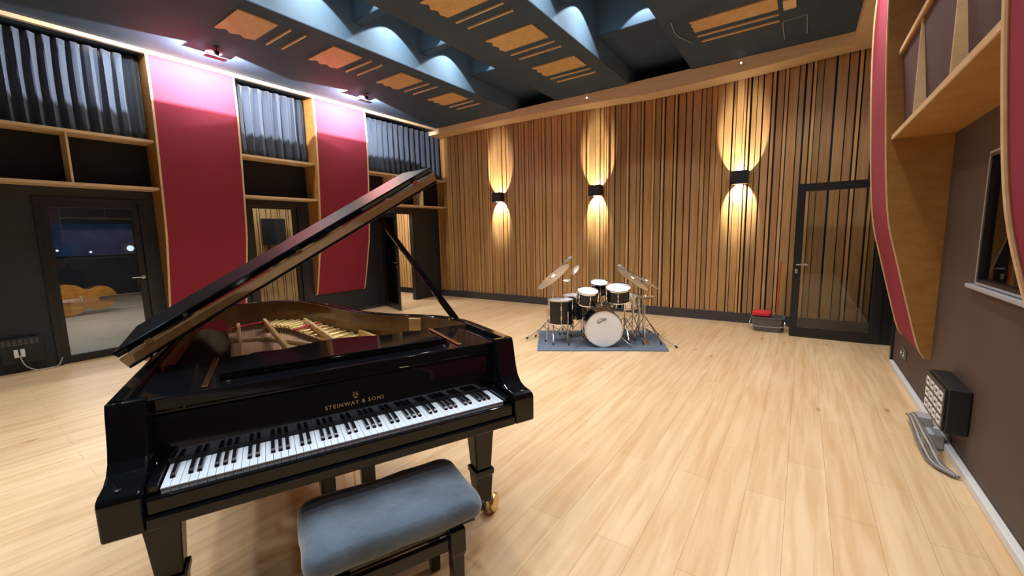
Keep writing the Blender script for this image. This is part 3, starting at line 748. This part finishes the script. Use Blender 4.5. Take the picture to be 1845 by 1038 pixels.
# fallboard, name and emblem
bm = B(); prism(bm, [(.166, .742), (.171, .86), (.176, .892), (.186, .905), (.20, .905), (.20, .742)], -.698, .698, axis='x')
fb = obj('fallboard', bm, 'lacquer', piano, smooth=True)
obj('fallboard_hinge', bxo(-.6449, .6449, .176, .186, .9055, .911), 'lacquer', piano)
obj('key_felt', bxo(-.6145, .6145, .1625, .1658, .722, .742), 'rubber', piano)
def text(name, s, size, mat, parent, loc, rot, extr=.0004, align='CENTER'):
    cu = bpy.data.curves.new(name, 'FONT'); cu.body = s; cu.size = size; cu.extrude = extr; cu.align_x = align; cu.space_character = 1.25
    tmp = bpy.data.objects.new(name+'_curve', cu); COL.objects.link(tmp); bpy.context.view_layer.update()
    me = bpy.data.meshes.new_from_object(tmp.evaluated_get(bpy.context.evaluated_depsgraph_get())); bpy.data.objects.remove(tmp); bpy.data.curves.remove(cu)
    me.materials.clear(); me.materials.append(M[mat])
    o = bpy.data.objects.new(name, me); COL.objects.link(o); o.parent = parent; o.location = loc; o.rotation_euler = rot
    return o
tilt = math.atan2(.005, .118)
text('lettering', 'STEINWAY & SONS', .0225, 'brass', fb, (.0, .1676, .797), (PI/2-tilt, 0, 0))
bm = B()
Me = Matrix.Translation((.003, .1680, .836)) @ Matrix.Rotation(PI/2-tilt, 4, 'X')
for s in (-1, 1):
    tube(bm, [Me @ Vector(p) for p in catmull([(0, -.010, 0), (s*.008, -.006, 0), (s*.0085, .002, 0), (s*.0055, .008, 0), (s*.009, .014, 0)], 5)], .0013, 6)
for k in (-1, 0, 1): tube(bm, [Me @ Vector((k*.0025, -.009, 0)), Me @ Vector((k*.0025, .011, 0))], .0005, 5)
tube(bm, [Me @ Vector((-.006, .010, 0)), Me @ Vector((.006, .010, 0))], .0011, 6)
box(bm, -.006, .006, -.014, -.010, -.0008, .0008, mtx=Me)
obj('lyre_emblem', bm, 'brass', fb)
# music shelf, folded desk
obj('shelf_rail', bxo(-.698, .698, .182, .205, .912, .957, bev=.004), 'lacquer', piano)
obj('music_shelf', bxo(-.698, .698, .206, .66, .925, .955, bev=.003), 'lacquer', piano)
bm = B()
pts = [(-.40, .30), (.40, .30), (.40, .52)]
pts += [(p.x, p.y) for p in catmull([(.40, .55, 0), (.34, .60, 0), (.24, .585, 0), (.15, .62, 0), (0, .66, 0), (-.15, .62, 0), (-.24, .585, 0), (-.34, .60, 0), (-.40, .55, 0)], 5)]
prism(bm, pts, .960, .974)
dk = obj('music_desk', bm, 'lacquer', piano, smooth=True)
obj('desk_ledge', bxo(-.46, .46, .285, .30, .957, .985, bev=.003), 'lacquer', piano)
for s in (-1, 1):
    obj('desk_rail', bxo(s*.50-.01, s*.50+.01, .22, .64, .956, .964, bev=.002), 'brass', piano)
    bm = B(); lathe(bm, [(0, 0), (.008, 0), (.008, .006), (0, .008)], 12, Matrix.Translation((s*.43, .25, .956))); obj('desk_knob', bm, 'steel', piano, smooth=True)
# interior
bm = B(); prism(bm, [(-.685, .665), (-.45, .665), (-.47, 1.0), (-.56, 1.9), (-.685, 2.05)], .925, .935); obj('bass_dark_strip', bm, 'lacquer', piano)  # added black strip, keeps the bass side of the interior dark
inner = [p for p in offset(curve, .058) if p[1] > .68]
bm = B(); prism(bm, inner, .75, .762); obj('soundboard', bm, 'soundboard', piano)
bm = B()
prism(bm, [(-.685, .67), (.685, .67), (.66, .80), (-.685, .86)], .802, .818)
path = [p for p in curve if p[1] > .80 and p[0] > -.30]
A = offset(path, .060); C = offset(path, .24)
V = [[bm.verts.new((*A[i], .800)), bm.verts.new((*A[i], .822)), bm.verts.new((*C[i], .806)), bm.verts.new((*C[i], .798))] for i in range(len(path))]
for i in range(len(path)-1):
    for k in range(4): bm.faces.new((V[i][k], V[i+1][k], V[i+1][(k+1) % 4], V[i][(k+1) % 4]))
bm.faces.new(V[0]); bm.faces.new(V[-1][::-1])
for k in range(0, len(path)-2, 2):       # raised ribs on the hitch plate
    a = Vector((*A[k], .824)); c = Vector((*C[k], .812)); tube(bm, [a, c], .011, 8)
plate = obj('iron_plate', bm, 'gold', piano, smooth=True)
for (ua, va, ub, vb) in ((-.42, .80, -.50, 2.15), (-.17, .80, -.33, 2.25), (.10, .80, -.05, 2.05), (.34, .80, .24, 1.35), (.56, .76, .50, .98)):
    d = Vector((ub-ua, vb-va, 0)); L = d.length; bm = B(); Mt = Matrix.Translation((ua, va, .818)) @ Matrix.Rotation(math.atan2(d.y, d.x), 4, 'Z')
    box(bm, 0, L, -.012, .012, 0, .042, mtx=Mt, bev=.005); obj('plate_strut', bm, 'gold', piano)
for (ua, va, ub, vb) in ((-.62, 2.0, -.30, 2.22), (-.14, 1.70, .04, 1.90), (-.30, 1.02, -.08, .98), (-.05, 1.0, .12, .96)):
    d = Vector((ub-ua, vb-va, 0)); bm = B(); Mt = Matrix.Translation((ua, va, .836)) @ Matrix.Rotation(math.atan2(d.y, d.x), 4, 'Z')
    box(bm, 0, d.length, -.012, .012, 0, .008, mtx=Mt); obj('felt_strip', bm, 'felt', piano)
bm = B(); bri = catmull([(-.58, 1.9, .775), (-.35, 1.85, .775), (-.15, 1.6, .775), (.05, 1.3, .775), (.25, 1.05, .775), (.5, .86, .775)], 6)
tube(bm, bri, .016, 8); obj('bridge', bm, 'pale_wood', piano, smooth=True)
bm = B()
def far_v(u):
    best = .9
    for i in range(len(C)-1):
        a, b = C[i], C[i+1]
        if min(a[0], b[0]) <= u <= max(a[0], b[0]) and a[0] != b[0]:
            best = max(best, a[1]+(b[1]-a[1])*(u-a[0])/(b[0]-a[0]))
    return best
for k in range(84):
    u = -.62+k*.0145
    ve = (far_v(u) if u > -.28 else 2.15)-.02
    tube(bm, [(u, .74, .832), (u-.02, max(ve, .85), .826)], .0011, 4, caps=False)
o = obj('strings', bm, 'string', piano); o['kind'] = 'stuff'
bm = B()
for k in range(60):
    u = -.60+k*.019; box(bm, u-.005, u+.005, .70, .79, .838, .86)
o = obj('dampers', bm, 'lacquer', piano); o['kind'] = 'stuff'
# lid: turns up round the left hinge, front flap folded back on top
LA = math.radians(30.7); LZ = 1.012
lidn = obj('lid', B(), None, None); bpy.data.objects.remove(lidn)
lc = [(a+.765, b) for a, b in offset(curve, -.012) if b > .58]
lo = [(1.515, .565)]+lc+[(-.012, .565)]
bm = B(); prism(bm, lo, .002, .032)
lid = obj('lid', bm, 'lacquer', piano, (-.765, 0, LZ), (0, -LA, 0)); md = lid.modifiers.new('bevel', 'BEVEL'); md.width = .006; md.segments = 3; md.limit_method = 'ANGLE'; md.angle_limit = math.radians(50)
FT = Matrix.Translation((0, .55, .040)) @ Matrix.Rotation(math.radians(4.5), 4, 'X')
obj('lid_flap', bxo(-.012, 1.515, .012, .43, 0, .026, mtx=FT, bev=.003), 'satin_lacquer', lid)
# moulded front edges, tipped a little towards the floor
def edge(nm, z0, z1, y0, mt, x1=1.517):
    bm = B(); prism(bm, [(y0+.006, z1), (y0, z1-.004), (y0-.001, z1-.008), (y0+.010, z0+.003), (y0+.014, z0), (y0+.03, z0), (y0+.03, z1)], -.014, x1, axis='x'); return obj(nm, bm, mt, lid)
edge('lid_edge', -.008, .034, .536, 'floor_tint_edge')
obj('lid_moulding', bxo(-.014, 1.515, .546, .60, -.018, -.0085, bev=.003), 'lacquer', lid)
edge('flap_edge', .040, .068, .534, 'lacquer')
bm = B()
for s_ in (.06, .75, 1.44): box(bm, s_-.03, s_+.03, .400, .42, .0, .05, bev=.003)
bm.free()
for s_ in (.10, .75, 1.40): obj('lid_hinge', bxo(s_-.012, s_+.012, .528, .5345, .028, .046), 'brass', lid)
for v_ in (.75, 1.3, 1.9): obj('rim_hinge', bxo(-.766, -.746, v_, v_+.06, .968, 1.008), 'brass', piano)
# lid prop
def lidpt(s_, v, dz=0): return Vector((-.765+s_*math.cos(LA)-dz*math.sin(LA), v, LZ+s_*math.sin(LA)+dz*math.cos(LA)))
top = lidpt(1.17, .66, -.002)
bm = B(); b0 = Vector((.70, .74, .975)); dd = (top-b0)
Mt = Matrix.Translation(b0) @ dd.to_track_quat('Z', 'X').to_matrix().to_4x4()
loft(bm, [[Mt @ Vector(p) for p in ((-.017*w, -.009, z), (.017*w, -.009, z), (.017*w, .009, z), (-.017*w, .009, z))] for w, z in ((1.1, 0), (1.1, .12), (.75, dd.length*.6), (.7, dd.length))])
obj('lid_prop', bm, 'lacquer', piano)
bm = B(); lathe(bm, [(0, 0), (.016, 0), (.018, .012), (0, .02)], 16, Matrix.Translation((.655, .70, .981))); obj('lid_latch', bm, 'brass', piano, smooth=True)
obj('rim_block', bxo(.47, .55, .955, .985, .885, .965, mtx=Matrix.Translation((.51, .97, 0)) @ Matrix.Rotation(math.radians(-45), 4, 'Z') @ Matrix.Translation((-.51, -.955, 0))), 'pale_wood', piano)
# underside beams
for (a, b, c, d) in ((-.70, .70, .30, .40), (-.70, .42, 1.05, 1.13), (-.70, .1, 1.6, 1.68)):
    obj('bottom_beam', bxo(a, b, c, d, .625 if c > .5 else .58, .70 if c > .5 else .621), 'lacquer2', piano)
# legs
def leg(u, v, cu, cv):
    def sq(w, z): return [(u-w, v-w, z), (u+w, v-w, z), (u+w, v+w, z), (u-w, v+w, z)]
    bm = B(); loft(bm, [sq(.062, .62), sq(.062, .56), sq(.056, .54), sq(.050, .47), sq(.040, .31)])
    g = obj('leg', bm, 'lacquer2', piano); md = g.modifiers.new('bevel', 'BEVEL'); md.width = .006; md.segments = 2; md.limit_method = 'ANGLE'
    bm = B(); loft(bm, [sq(.050, .310), sq(.050, .285), sq(.044, .275), sq(.036, .15), sq(.034, .13)]); obj('foot_block', bm, 'lacquer2', g)
    bm = B(); lathe(bm, [(0, .129), (.03, .129), (.03, .10), (.016, .095), (.016, .075), (0, .075)], 18, Matrix.Translation((u, v, 0)))
    obj('ferrule', bm, 'brass', g, smooth=True)
    bm = B(); n = Vector((cu-u, cv-v, 0)).normalized(); sd = Vector((-n.y, n.x, 0))
    tube(bm, [Vector((u, v, .085)), Vector((u, v, .085))+n*.03+Vector((0, 0, .012)), Vector((cu, cv, .10)), Vector((cu, cv, .05))+n*.0], .011, 8); obj('caster_fork', bm, 'brass', g, smooth=True)
    for s in (-1, 1):
        bm = B(); lathe(bm, [(0, 0), (.012, 0), (.045, .002), (.049, .008), (.049, .020), (.045, .026), (0, .026)], 28, orient(Vector((cu, cv, .0495))+sd*(s*.008), sd*s)); obj('caster_wheel', bm, 'brass', g, smooth=True)
leg(-.655, .21, -.70, .27); leg(.585, .21, .665, .275); leg(-.32, 2.12, -.32, 2.2)
# pedal lyre
for du in (-.115, .06): obj('lyre_post', bxo(du-.031, du+.031, .33, .38, .14, .62, bev=.004), 'lacquer2', piano)
for du in (-.045, .0): 
    bm = B(); tube(bm, [(du, .355, .14), (du, .355, .62)], .004, 8); obj('pedal_rod', bm, 'brass', piano, smooth=True)
lb = obj('lyre_box', bxo(-.18, .125, .29, .41, .06, .14, bev=.006), 'lacquer2', piano)
for du in (-.09, -.0275, .035):
    bm = B(); loft(bm, [[(du-.008, .29, .07), (du+.008, .29, .07), (du+.008, .29, .08), (du-.008, .29, .08)], [(du-.018, .22, .062), (du+.018, .22, .062), (du+.018, .22, .072), (du-.018, .22, .072)], [(du-.014, .165, .055), (du+.014, .165, .055), (du+.014, .165, .063), (du-.014, .165, .063)]]); obj('pedal', bm, 'brass', lb)
bm = B(); tube(bm, [(-.12, .38, .16), (-.16, .75, .625)], .01, 8); tube(bm, [(.07, .38, .16), (.10, .75, .625)], .01, 8); obj('lyre_brace', bm, 'lacquer2', piano, smooth=True)

# ================================================================== BENCH
bl = P2R(.06, -.085)
bench = thing('piano_bench', 'adjustable piano bench with blue-grey velvet seat in front of the keyboard', 'bench', (bl[0], bl[1], 0), PA)
def rrc(w, d, z, r): return rr(w, d, z, r, 7)
bm = B()
loft(bm, [rrc(.57, .31, .405, .03), rrc(.615, .355, .412, .045), rrc(.63, .37, .44, .05), rrc(.63, .37, .468, .05), rrc(.605, .345, .492, .055), rrc(.54, .28, .503, .05), rrc(.40, .16, .507, .04)])
cu = obj('seat_cushion', bm, 'velvet', bench, smooth=True)
s1 = cu.modifiers.new('sub', 'SUBSURF'); s1.levels = 2; s1.render_levels = 2
tx = bpy.data.textures.new('velvet_lumps', 'CLOUDS'); tx.noise_scale = .12
dm = cu.modifiers.new('lumps', 'DISPLACE'); dm.texture = tx; dm.strength = .014; dm.mid_level = .5
obj('seat_board', bxo(-.28, .28, -.15, .15, .388, .404), 'box', bench)
obj('scissor_frame', bxo(-.24, .24, -.12, .12, .350, .387), 'steel', bench)
for s in (-1, 1):
    obj('frame_rail', bxo(-.20, .20, s*.135-.011, s*.135+.011, .30, .349, bev=.003), 'lacquer2', bench)
    obj('frame_rail', bxo(s*.205-.011, s*.205+.011, -.12, .12, .30, .349, bev=.003), 'lacquer2', bench)
for sx in (-1, 1):
    for sy in (-1, 1):
        def sq(w, z, o=0): return [(sx*(.205+o)-w, sy*(.135+o*.4)-w, z), (sx*(.205+o)+w, sy*(.135+o*.4)-w, z), (sx*(.205+o)+w, sy*(.135+o*.4)+w, z), (sx*(.205+o)-w, sy*(.135+o*.4)+w, z)]
        bm = B(); loft(bm, [sq(.030, .385), sq(.030, .29), sq(.024, .27), sq(.021, .02), sq(.019, .003)])
        o = obj('leg', bm, 'lacquer2', bench); md = o.modifiers.new('bevel', 'BEVEL'); md.width = .003; md.segments = 2; md.limit_method = 'ANGLE'
bm = B(); tube(bm, [(.24, -.06, .37), (.345, -.06, .37)], .006, 8); obj('adjusting_rod', bm, 'steel', bench, smooth=True)
bm = B(); lathe(bm, [(0, 0), (.010, 0), (.020, .006), (.022, .022), (.012, .034), (0, .035)], 18, orient((.338, -.06, .37), (1, 0, 0))); obj('knob', bm, 'rubber', bench, smooth=True)

# ================================================================== DRUM KIT
KX, KY, KA = -2.0, 4.78, math.radians(30.67)
def KP(a, b, z=0): return (KX+math.cos(KA)*a-math.sin(KA)*b, KY+math.sin(KA)*a+math.cos(KA)*b, z)
bm = B()
pts = [(-.82, .0), (-.4, -.008), (.2, .0), (.82, -.02), (.86, .3), (.87, .95), (.86, 1.1), (.3, 1.11), (-.3, 1.1), (-.84, 1.1), (-.80, .85), (-.815, .4)]
prism(bm, pts, .002, .012)
tag(obj('drum_rug', bm, 'rug', None, (KX, KY, 0), (0, 0, KA)), 'blue-grey carpet under the drum kit', 'rug')
FZ = .0125
def drum(name, label, a, b, z, r, h, axis=(0, 0, 1), head='head', lugs=8, group=None, cat='drum', shell='shell', extra=None, base=None):
    """a,b,z centre of the shell; axis of the batter head in kit coordinates"""
    base = z-h/2 if base is None else base
    t = thing(name, label, cat, KP(a, b, base), KA)
    Mt = orient((0, 0, z-base), axis)
    Mt = Mt
    bm = B(); lathe(bm, [(r, -h/2), (r, h/2), (r-.008, h/2), (r-.008, -h/2), (r, -h/2)], 40, Mt); s = obj('shell', bm, shell, t, smooth=True)
    for q in (-1, 1):
        bm = B(); lathe(bm, [(r+.004, q*(h/2-.006)), (r+.012, q*(h/2-.004)), (r+.012, q*(h/2+.010)), (r+.002, q*(h/2+.012)), (r-.001, q*(h/2+.004)), (r+.004, q*(h/2-.006))], 40, Mt); obj('hoop', bm, 'chrome', t, smooth=True)
        bm = B(); lathe(bm, [(0, q*(h/2+.004)), (r-.003, q*(h/2+.003)), (r-.001, q*(h/2-.001)), (r-.009, q*(h/2-.003)), (0, q*(h/2-.001))], 40, Mt); obj('drum_head', bm, head, t, smooth=True)
    for k in range(lugs):
        bm = B(); a_ = 2*PI*(k+.5)/lugs; c, s_ = math.cos(a_), math.sin(a_)
        rad_ = [(-h/2, .0035), (-h*.32, .0035), (-h*.31, .0085), (-h*.12, .0085), (-h*.11, .0035), (h*.11, .0035), (h*.12, .0085), (h*.31, .0085), (h*.32, .0035), (h/2, .0035)]
        lathe(bm, [(0, -h/2)]+[(q, z_) for z_, q in rad_]+[(0, h/2)], 8, Mt @ Matrix.Translation(((r+.013)*c, (r+.013)*s_, 0)))
        obj('lug', bm, 'chrome', t, smooth=True)
    return t, Mt
bd, Mb = drum('bass_drum', 'bass drum with white front head facing the camera in the middle of the kit', .04, .34, .258, .232, .40, (0, -1, 0), lugs=8, base=FZ)
bm = B()
for s in (-1, 1):
    tube(bm, catmull([(s*.20, -.10, .14), (s*.28, -.15, .07), (s*.36, -.20, .006)], 5), .008, 8)
obj('spur', bm, 'chrome', bd, smooth=True)
# script mark on the head
bm = B(); zz = .258-FZ
def HM(x, z): return (x, -.2075, zz+z)
tube(bm, [HM(p[0], p[1]) for p in catmull([(-.065, .125, 0), (-.080, .098, 0), (-.078, .075, 0), (-.055, .088, 0), (-.02, .108, 0), (.025, .118, 0)], 6)], .0045, 6)
tube(bm, [HM(p[0], p[1]) for p in catmull([(-.045, .128, 0), (-.035, .138, 0), (-.022, .126, 0), (-.012, .138, 0), (.0, .126, 0), (.012, .138, 0), (.022, .128, 0), (.04, .134, 0)], 5)], .003, 6)
obj('script_logo', bm, 'grey', bd)
bm = B(); lathe(bm, [(0, .2065), (.165, .2065), (.168, .2072), (0, .2075)], 40, orient((0, 0, zz), (0, -1, 0))); 
for v in bm.verts: pass
bm.free()
# tom holder on the bass drum
bm = B(); tube(bm, [(0, .02, .475), (0, .02, .56)], .012, 8)
tube(bm, [(0, .02, .54), (-.08, .0, .585)], .009, 8); tube(bm, [(0, .02, .54), (.11, .0, .60)], .009, 8); obj('tom_holder', bm, 'chrome', bd, smooth=True)
drum('rack_tom', 'small black rack tom mounted above the bass drum, left one', -.155, .30, .655, .132, .155, (.05, -.30, 1), lugs=6)
drum('rack_tom', 'larger black rack tom mounted above the bass drum, right one', .245, .30, .695, .155, .155, (-.05, -.28, 1), lugs=6)
drum('rack_tom', 'small black rack tom farther back between the two front rack toms', .04, .62, .73, .115, .15, (0, -.30, 1), lugs=6)
def ftom(label, a, b, r, h):
    z1 = .60
    t, Mt = drum('floor_tom', label, a, b, z1-h/2, r, h, (0, -.02, 1), lugs=6, base=FZ)
    for k in range(3):
        an = 2*PI*k/3-PI/2+.5; c, s_ = math.cos(an)*(r+.022), math.sin(an)*(r+.022)
        bm = B(); tube(bm, [(c, s_, .45), (c, s_, .07), (c*1.12, s_*1.12, .012)], .006, 8); g = obj('leg', bm, 'chrome', t, smooth=True)
        bm = B(); tube(bm, [(c*1.12, s_*1.12, .0), (c*1.12, s_*1.12, .03)], .011, 8); obj('rubber_foot', bm, 'rubber', g, smooth=True)
ftom('black floor tom on chrome legs at the left end of the kit', -.50, .42, .165, .31)
ftom('black floor tom behind the left rack tom, partly hidden', -.28, .80, .175, .32)
def tripod(bm, z0, r, z1, rot=.3, n=3, tr=.006, ctr=(0, 0)):
    f = []
    for k in range(n):
        a_ = rot+2*PI*k/n; c, s_ = math.cos(a_), math.sin(a_)
        tube(bm, [(ctr[0]+c*.012, ctr[1]+s_*.012, z1), (ctr[0]+c*r*.55, ctr[1]+s_*r*.55, z1*.52), (ctr[0]+c*r, ctr[1]+s_*r, .012)], tr, 6)
        tube(bm, [(ctr[0]+c*.012, ctr[1]+s_*.012, z0), (ctr[0]+c*r*.55, ctr[1]+s_*r*.55, z1*.52)], tr*.8, 6)
        f.append((ctr[0]+c*r, ctr[1]+s_*r))
    return f
def stand(name, label, a, b, hgt, cym, rot=.3, r=.28, boom=None, cat='cymbal stand'):
    """cym: list of (da, db, z, radius, axis)"""
    t = thing(name, label, cat, KP(a, b, FZ), KA)
    bm = B(); tube(bm, [(0, 0, .05), (0, 0, hgt*.55)], .012, 10); tube(bm, [(0, 0, hgt*.5), (0, 0, hgt)], .008, 10); 
    lathe(bm, [(0, 0), (.018, 0), (.018, .03), (0, .03)], 12, Matrix.Translation((0, 0, hgt*.53)))
    obj('pole', bm, 'chrome', t, smooth=True)
    bm = B(); f = tripod(bm, .08, r, .34, rot); obj('tripod_legs', bm, 'chrome', t, smooth=True)
    for p in f:
        bm = B(); tube(bm, [(*p, .0), (p[0]*.95, p[1]*.95, .03)], .011, 8); obj('rubber_foot', bm, 'rubber', t, smooth=True)
    for (da, db, z, rad, ax) in cym:
        A_ = Vector(ax).normalized(); c = Vector((da, db, z))
        bm = B(); tube(bm, [(0, 0, hgt-.01), c-A_*.03], .007, 8); tube(bm, [c-A_*.04, c+A_*.05], .005, 8); obj('boom_arm', bm, 'chrome', t, smooth=True)
        bm = B(); lathe(bm, [(0, .020), (rad*.10, .019), (rad*.2, .006), (rad*.22, .0), (rad*.6, -.007), (rad, -.016), (rad, -.0175), (rad*.6, -.009), (rad*.22, -.002), (0, .018)], 44, orient(c, A_)); obj('cymbal', bm, 'cymbal', t, smooth=True)
    return t
stand('cymbal_stand', 'cymbal stand with a large tilted cymbal at the left end of the drum kit', -.60, .55, .80, [(.0, 0, .90, .27, (-.62, -.12, .8))], .5, .30)
stand('cymbal_stand', 'tall cymbal stand with small steeply tilted cymbal behind the left rack tom', -.30, .95, .86, [(.02, 0, .95, .085, (-.75, -.35, .65)), (-.09, -.1, .82, .06, (0, -.3, 1))], .2, .22)
stand('cymbal_stand', 'cymbal stand with a large cymbal tilted down to the right, right of the rack toms', .48, .50, .76, [(.0, 0, .86, .25, (.56, -.20, .8))], .9, .26)
stand('cymbal_stand', 'cymbal stand with the rightmost smaller cymbal of the kit', .62, .72, .72, [(.08, -.05, .80, .19, (.5, -.1, .85))], .1, .28)
t = stand('hi_hat_stand', 'hi-hat stand with closed cymbals and pedal at the right end of the kit', .62, .42, .66, [(0, 0, .62, .12, (0.05, 0, 1)), (0, 0, .60, .12, (.05, 0, -1))], 1.4, .24, cat='hi-hat')
bm = B(); box(bm, -.04, .04, -.24, .02, .015, .03, mtx=Matrix.Rotation(.2, 4, 'X')); obj('pedal', bm, 'steel', t)
t, Mt = drum('snare_drum', 'shallow chrome snare drum on its stand right of the bass drum', .40, .66, .535, .175, .14, (0, -.12, 1), shell='chrome', lugs=8, base=FZ)
bm = B(); tube(bm, [(0, 0, .05), (0, 0, .40)], .011, 8); f = tripod(bm, .08, .24, .28, .6)
for k in range(3):
    an = .4+2*PI*k/3; tube(bm, [(0, 0, .40), (.17*math.cos(an), .17*math.sin(an), .445), (.19*math.cos(an), .19*math.sin(an), .49)], .006, 6)
obj('stand', bm, 'chrome', t, smooth=True)
# boom microphone stands left and right of the kit
def mic(label, a, b, ta, tb, tz, foot, col='cable', hz=.62):
    t = thing('microphone_stand', label, 'microphone stand', KP(a, b, .0), KA)
    bm = B(); tube(bm, [(0, 0, .10), (0, 0, hz)], .008, 8); lathe(bm, [(0, 0), (.016, 0), (.016, .03), (0, .03)], 12, Matrix.Translation((0, 0, hz-.01))); obj('pole', bm, 'steel', t, smooth=True)
    for (fa, fb_) in foot:
        bm = B(); tube(bm, [(0, 0, .16), (fa, fb_, .018)], .006, 6); g = obj('leg', bm, col, t, smooth=True)
        d = Vector((fa, fb_, -.142)).normalized(); bm = B(); tube(bm, [Vector((fa, fb_, .018))-d*.03, Vector((fa, fb_, .016))], .012, 8); obj('rubber_foot', bm, 'rubber', g, smooth=True)
    bm = B(); e = Vector((ta-a, tb-b, tz)); s0 = Vector((0, 0, hz)); tube(bm, [s0-(e-s0)*.25, e], .006, 6); obj('boom_arm', bm, 'steel', t, smooth=True)
    d = (e-s0).normalized(); bm = B(); lathe(bm, [(0, 0), (.012, .004), (.014, .07), (.022, .085), (.024, .11), (.014, .13), (0, .134)], 16, orient(e, d)); obj('microphone', bm, 'midgrey', t, smooth=True)
mic('boom microphone stand behind the left side of the drum kit', -.66, .95, -.42, .75, 1.08, ((-.32, -.36), (.25, -.1), (.0, .28)), hz=.86)
mic('boom microphone stand at the right end of the drum rug', .66, .70, .40, .62, .98, ((.30, -.58), (-.2, -.15), (.16, .22)), hz=.84)
for i, (a, b, l) in enumerate(((-.72, .25, 'small dark rubber tip on the left part of the drum rug'),)):
    pass

bpy.context.view_layer.update()
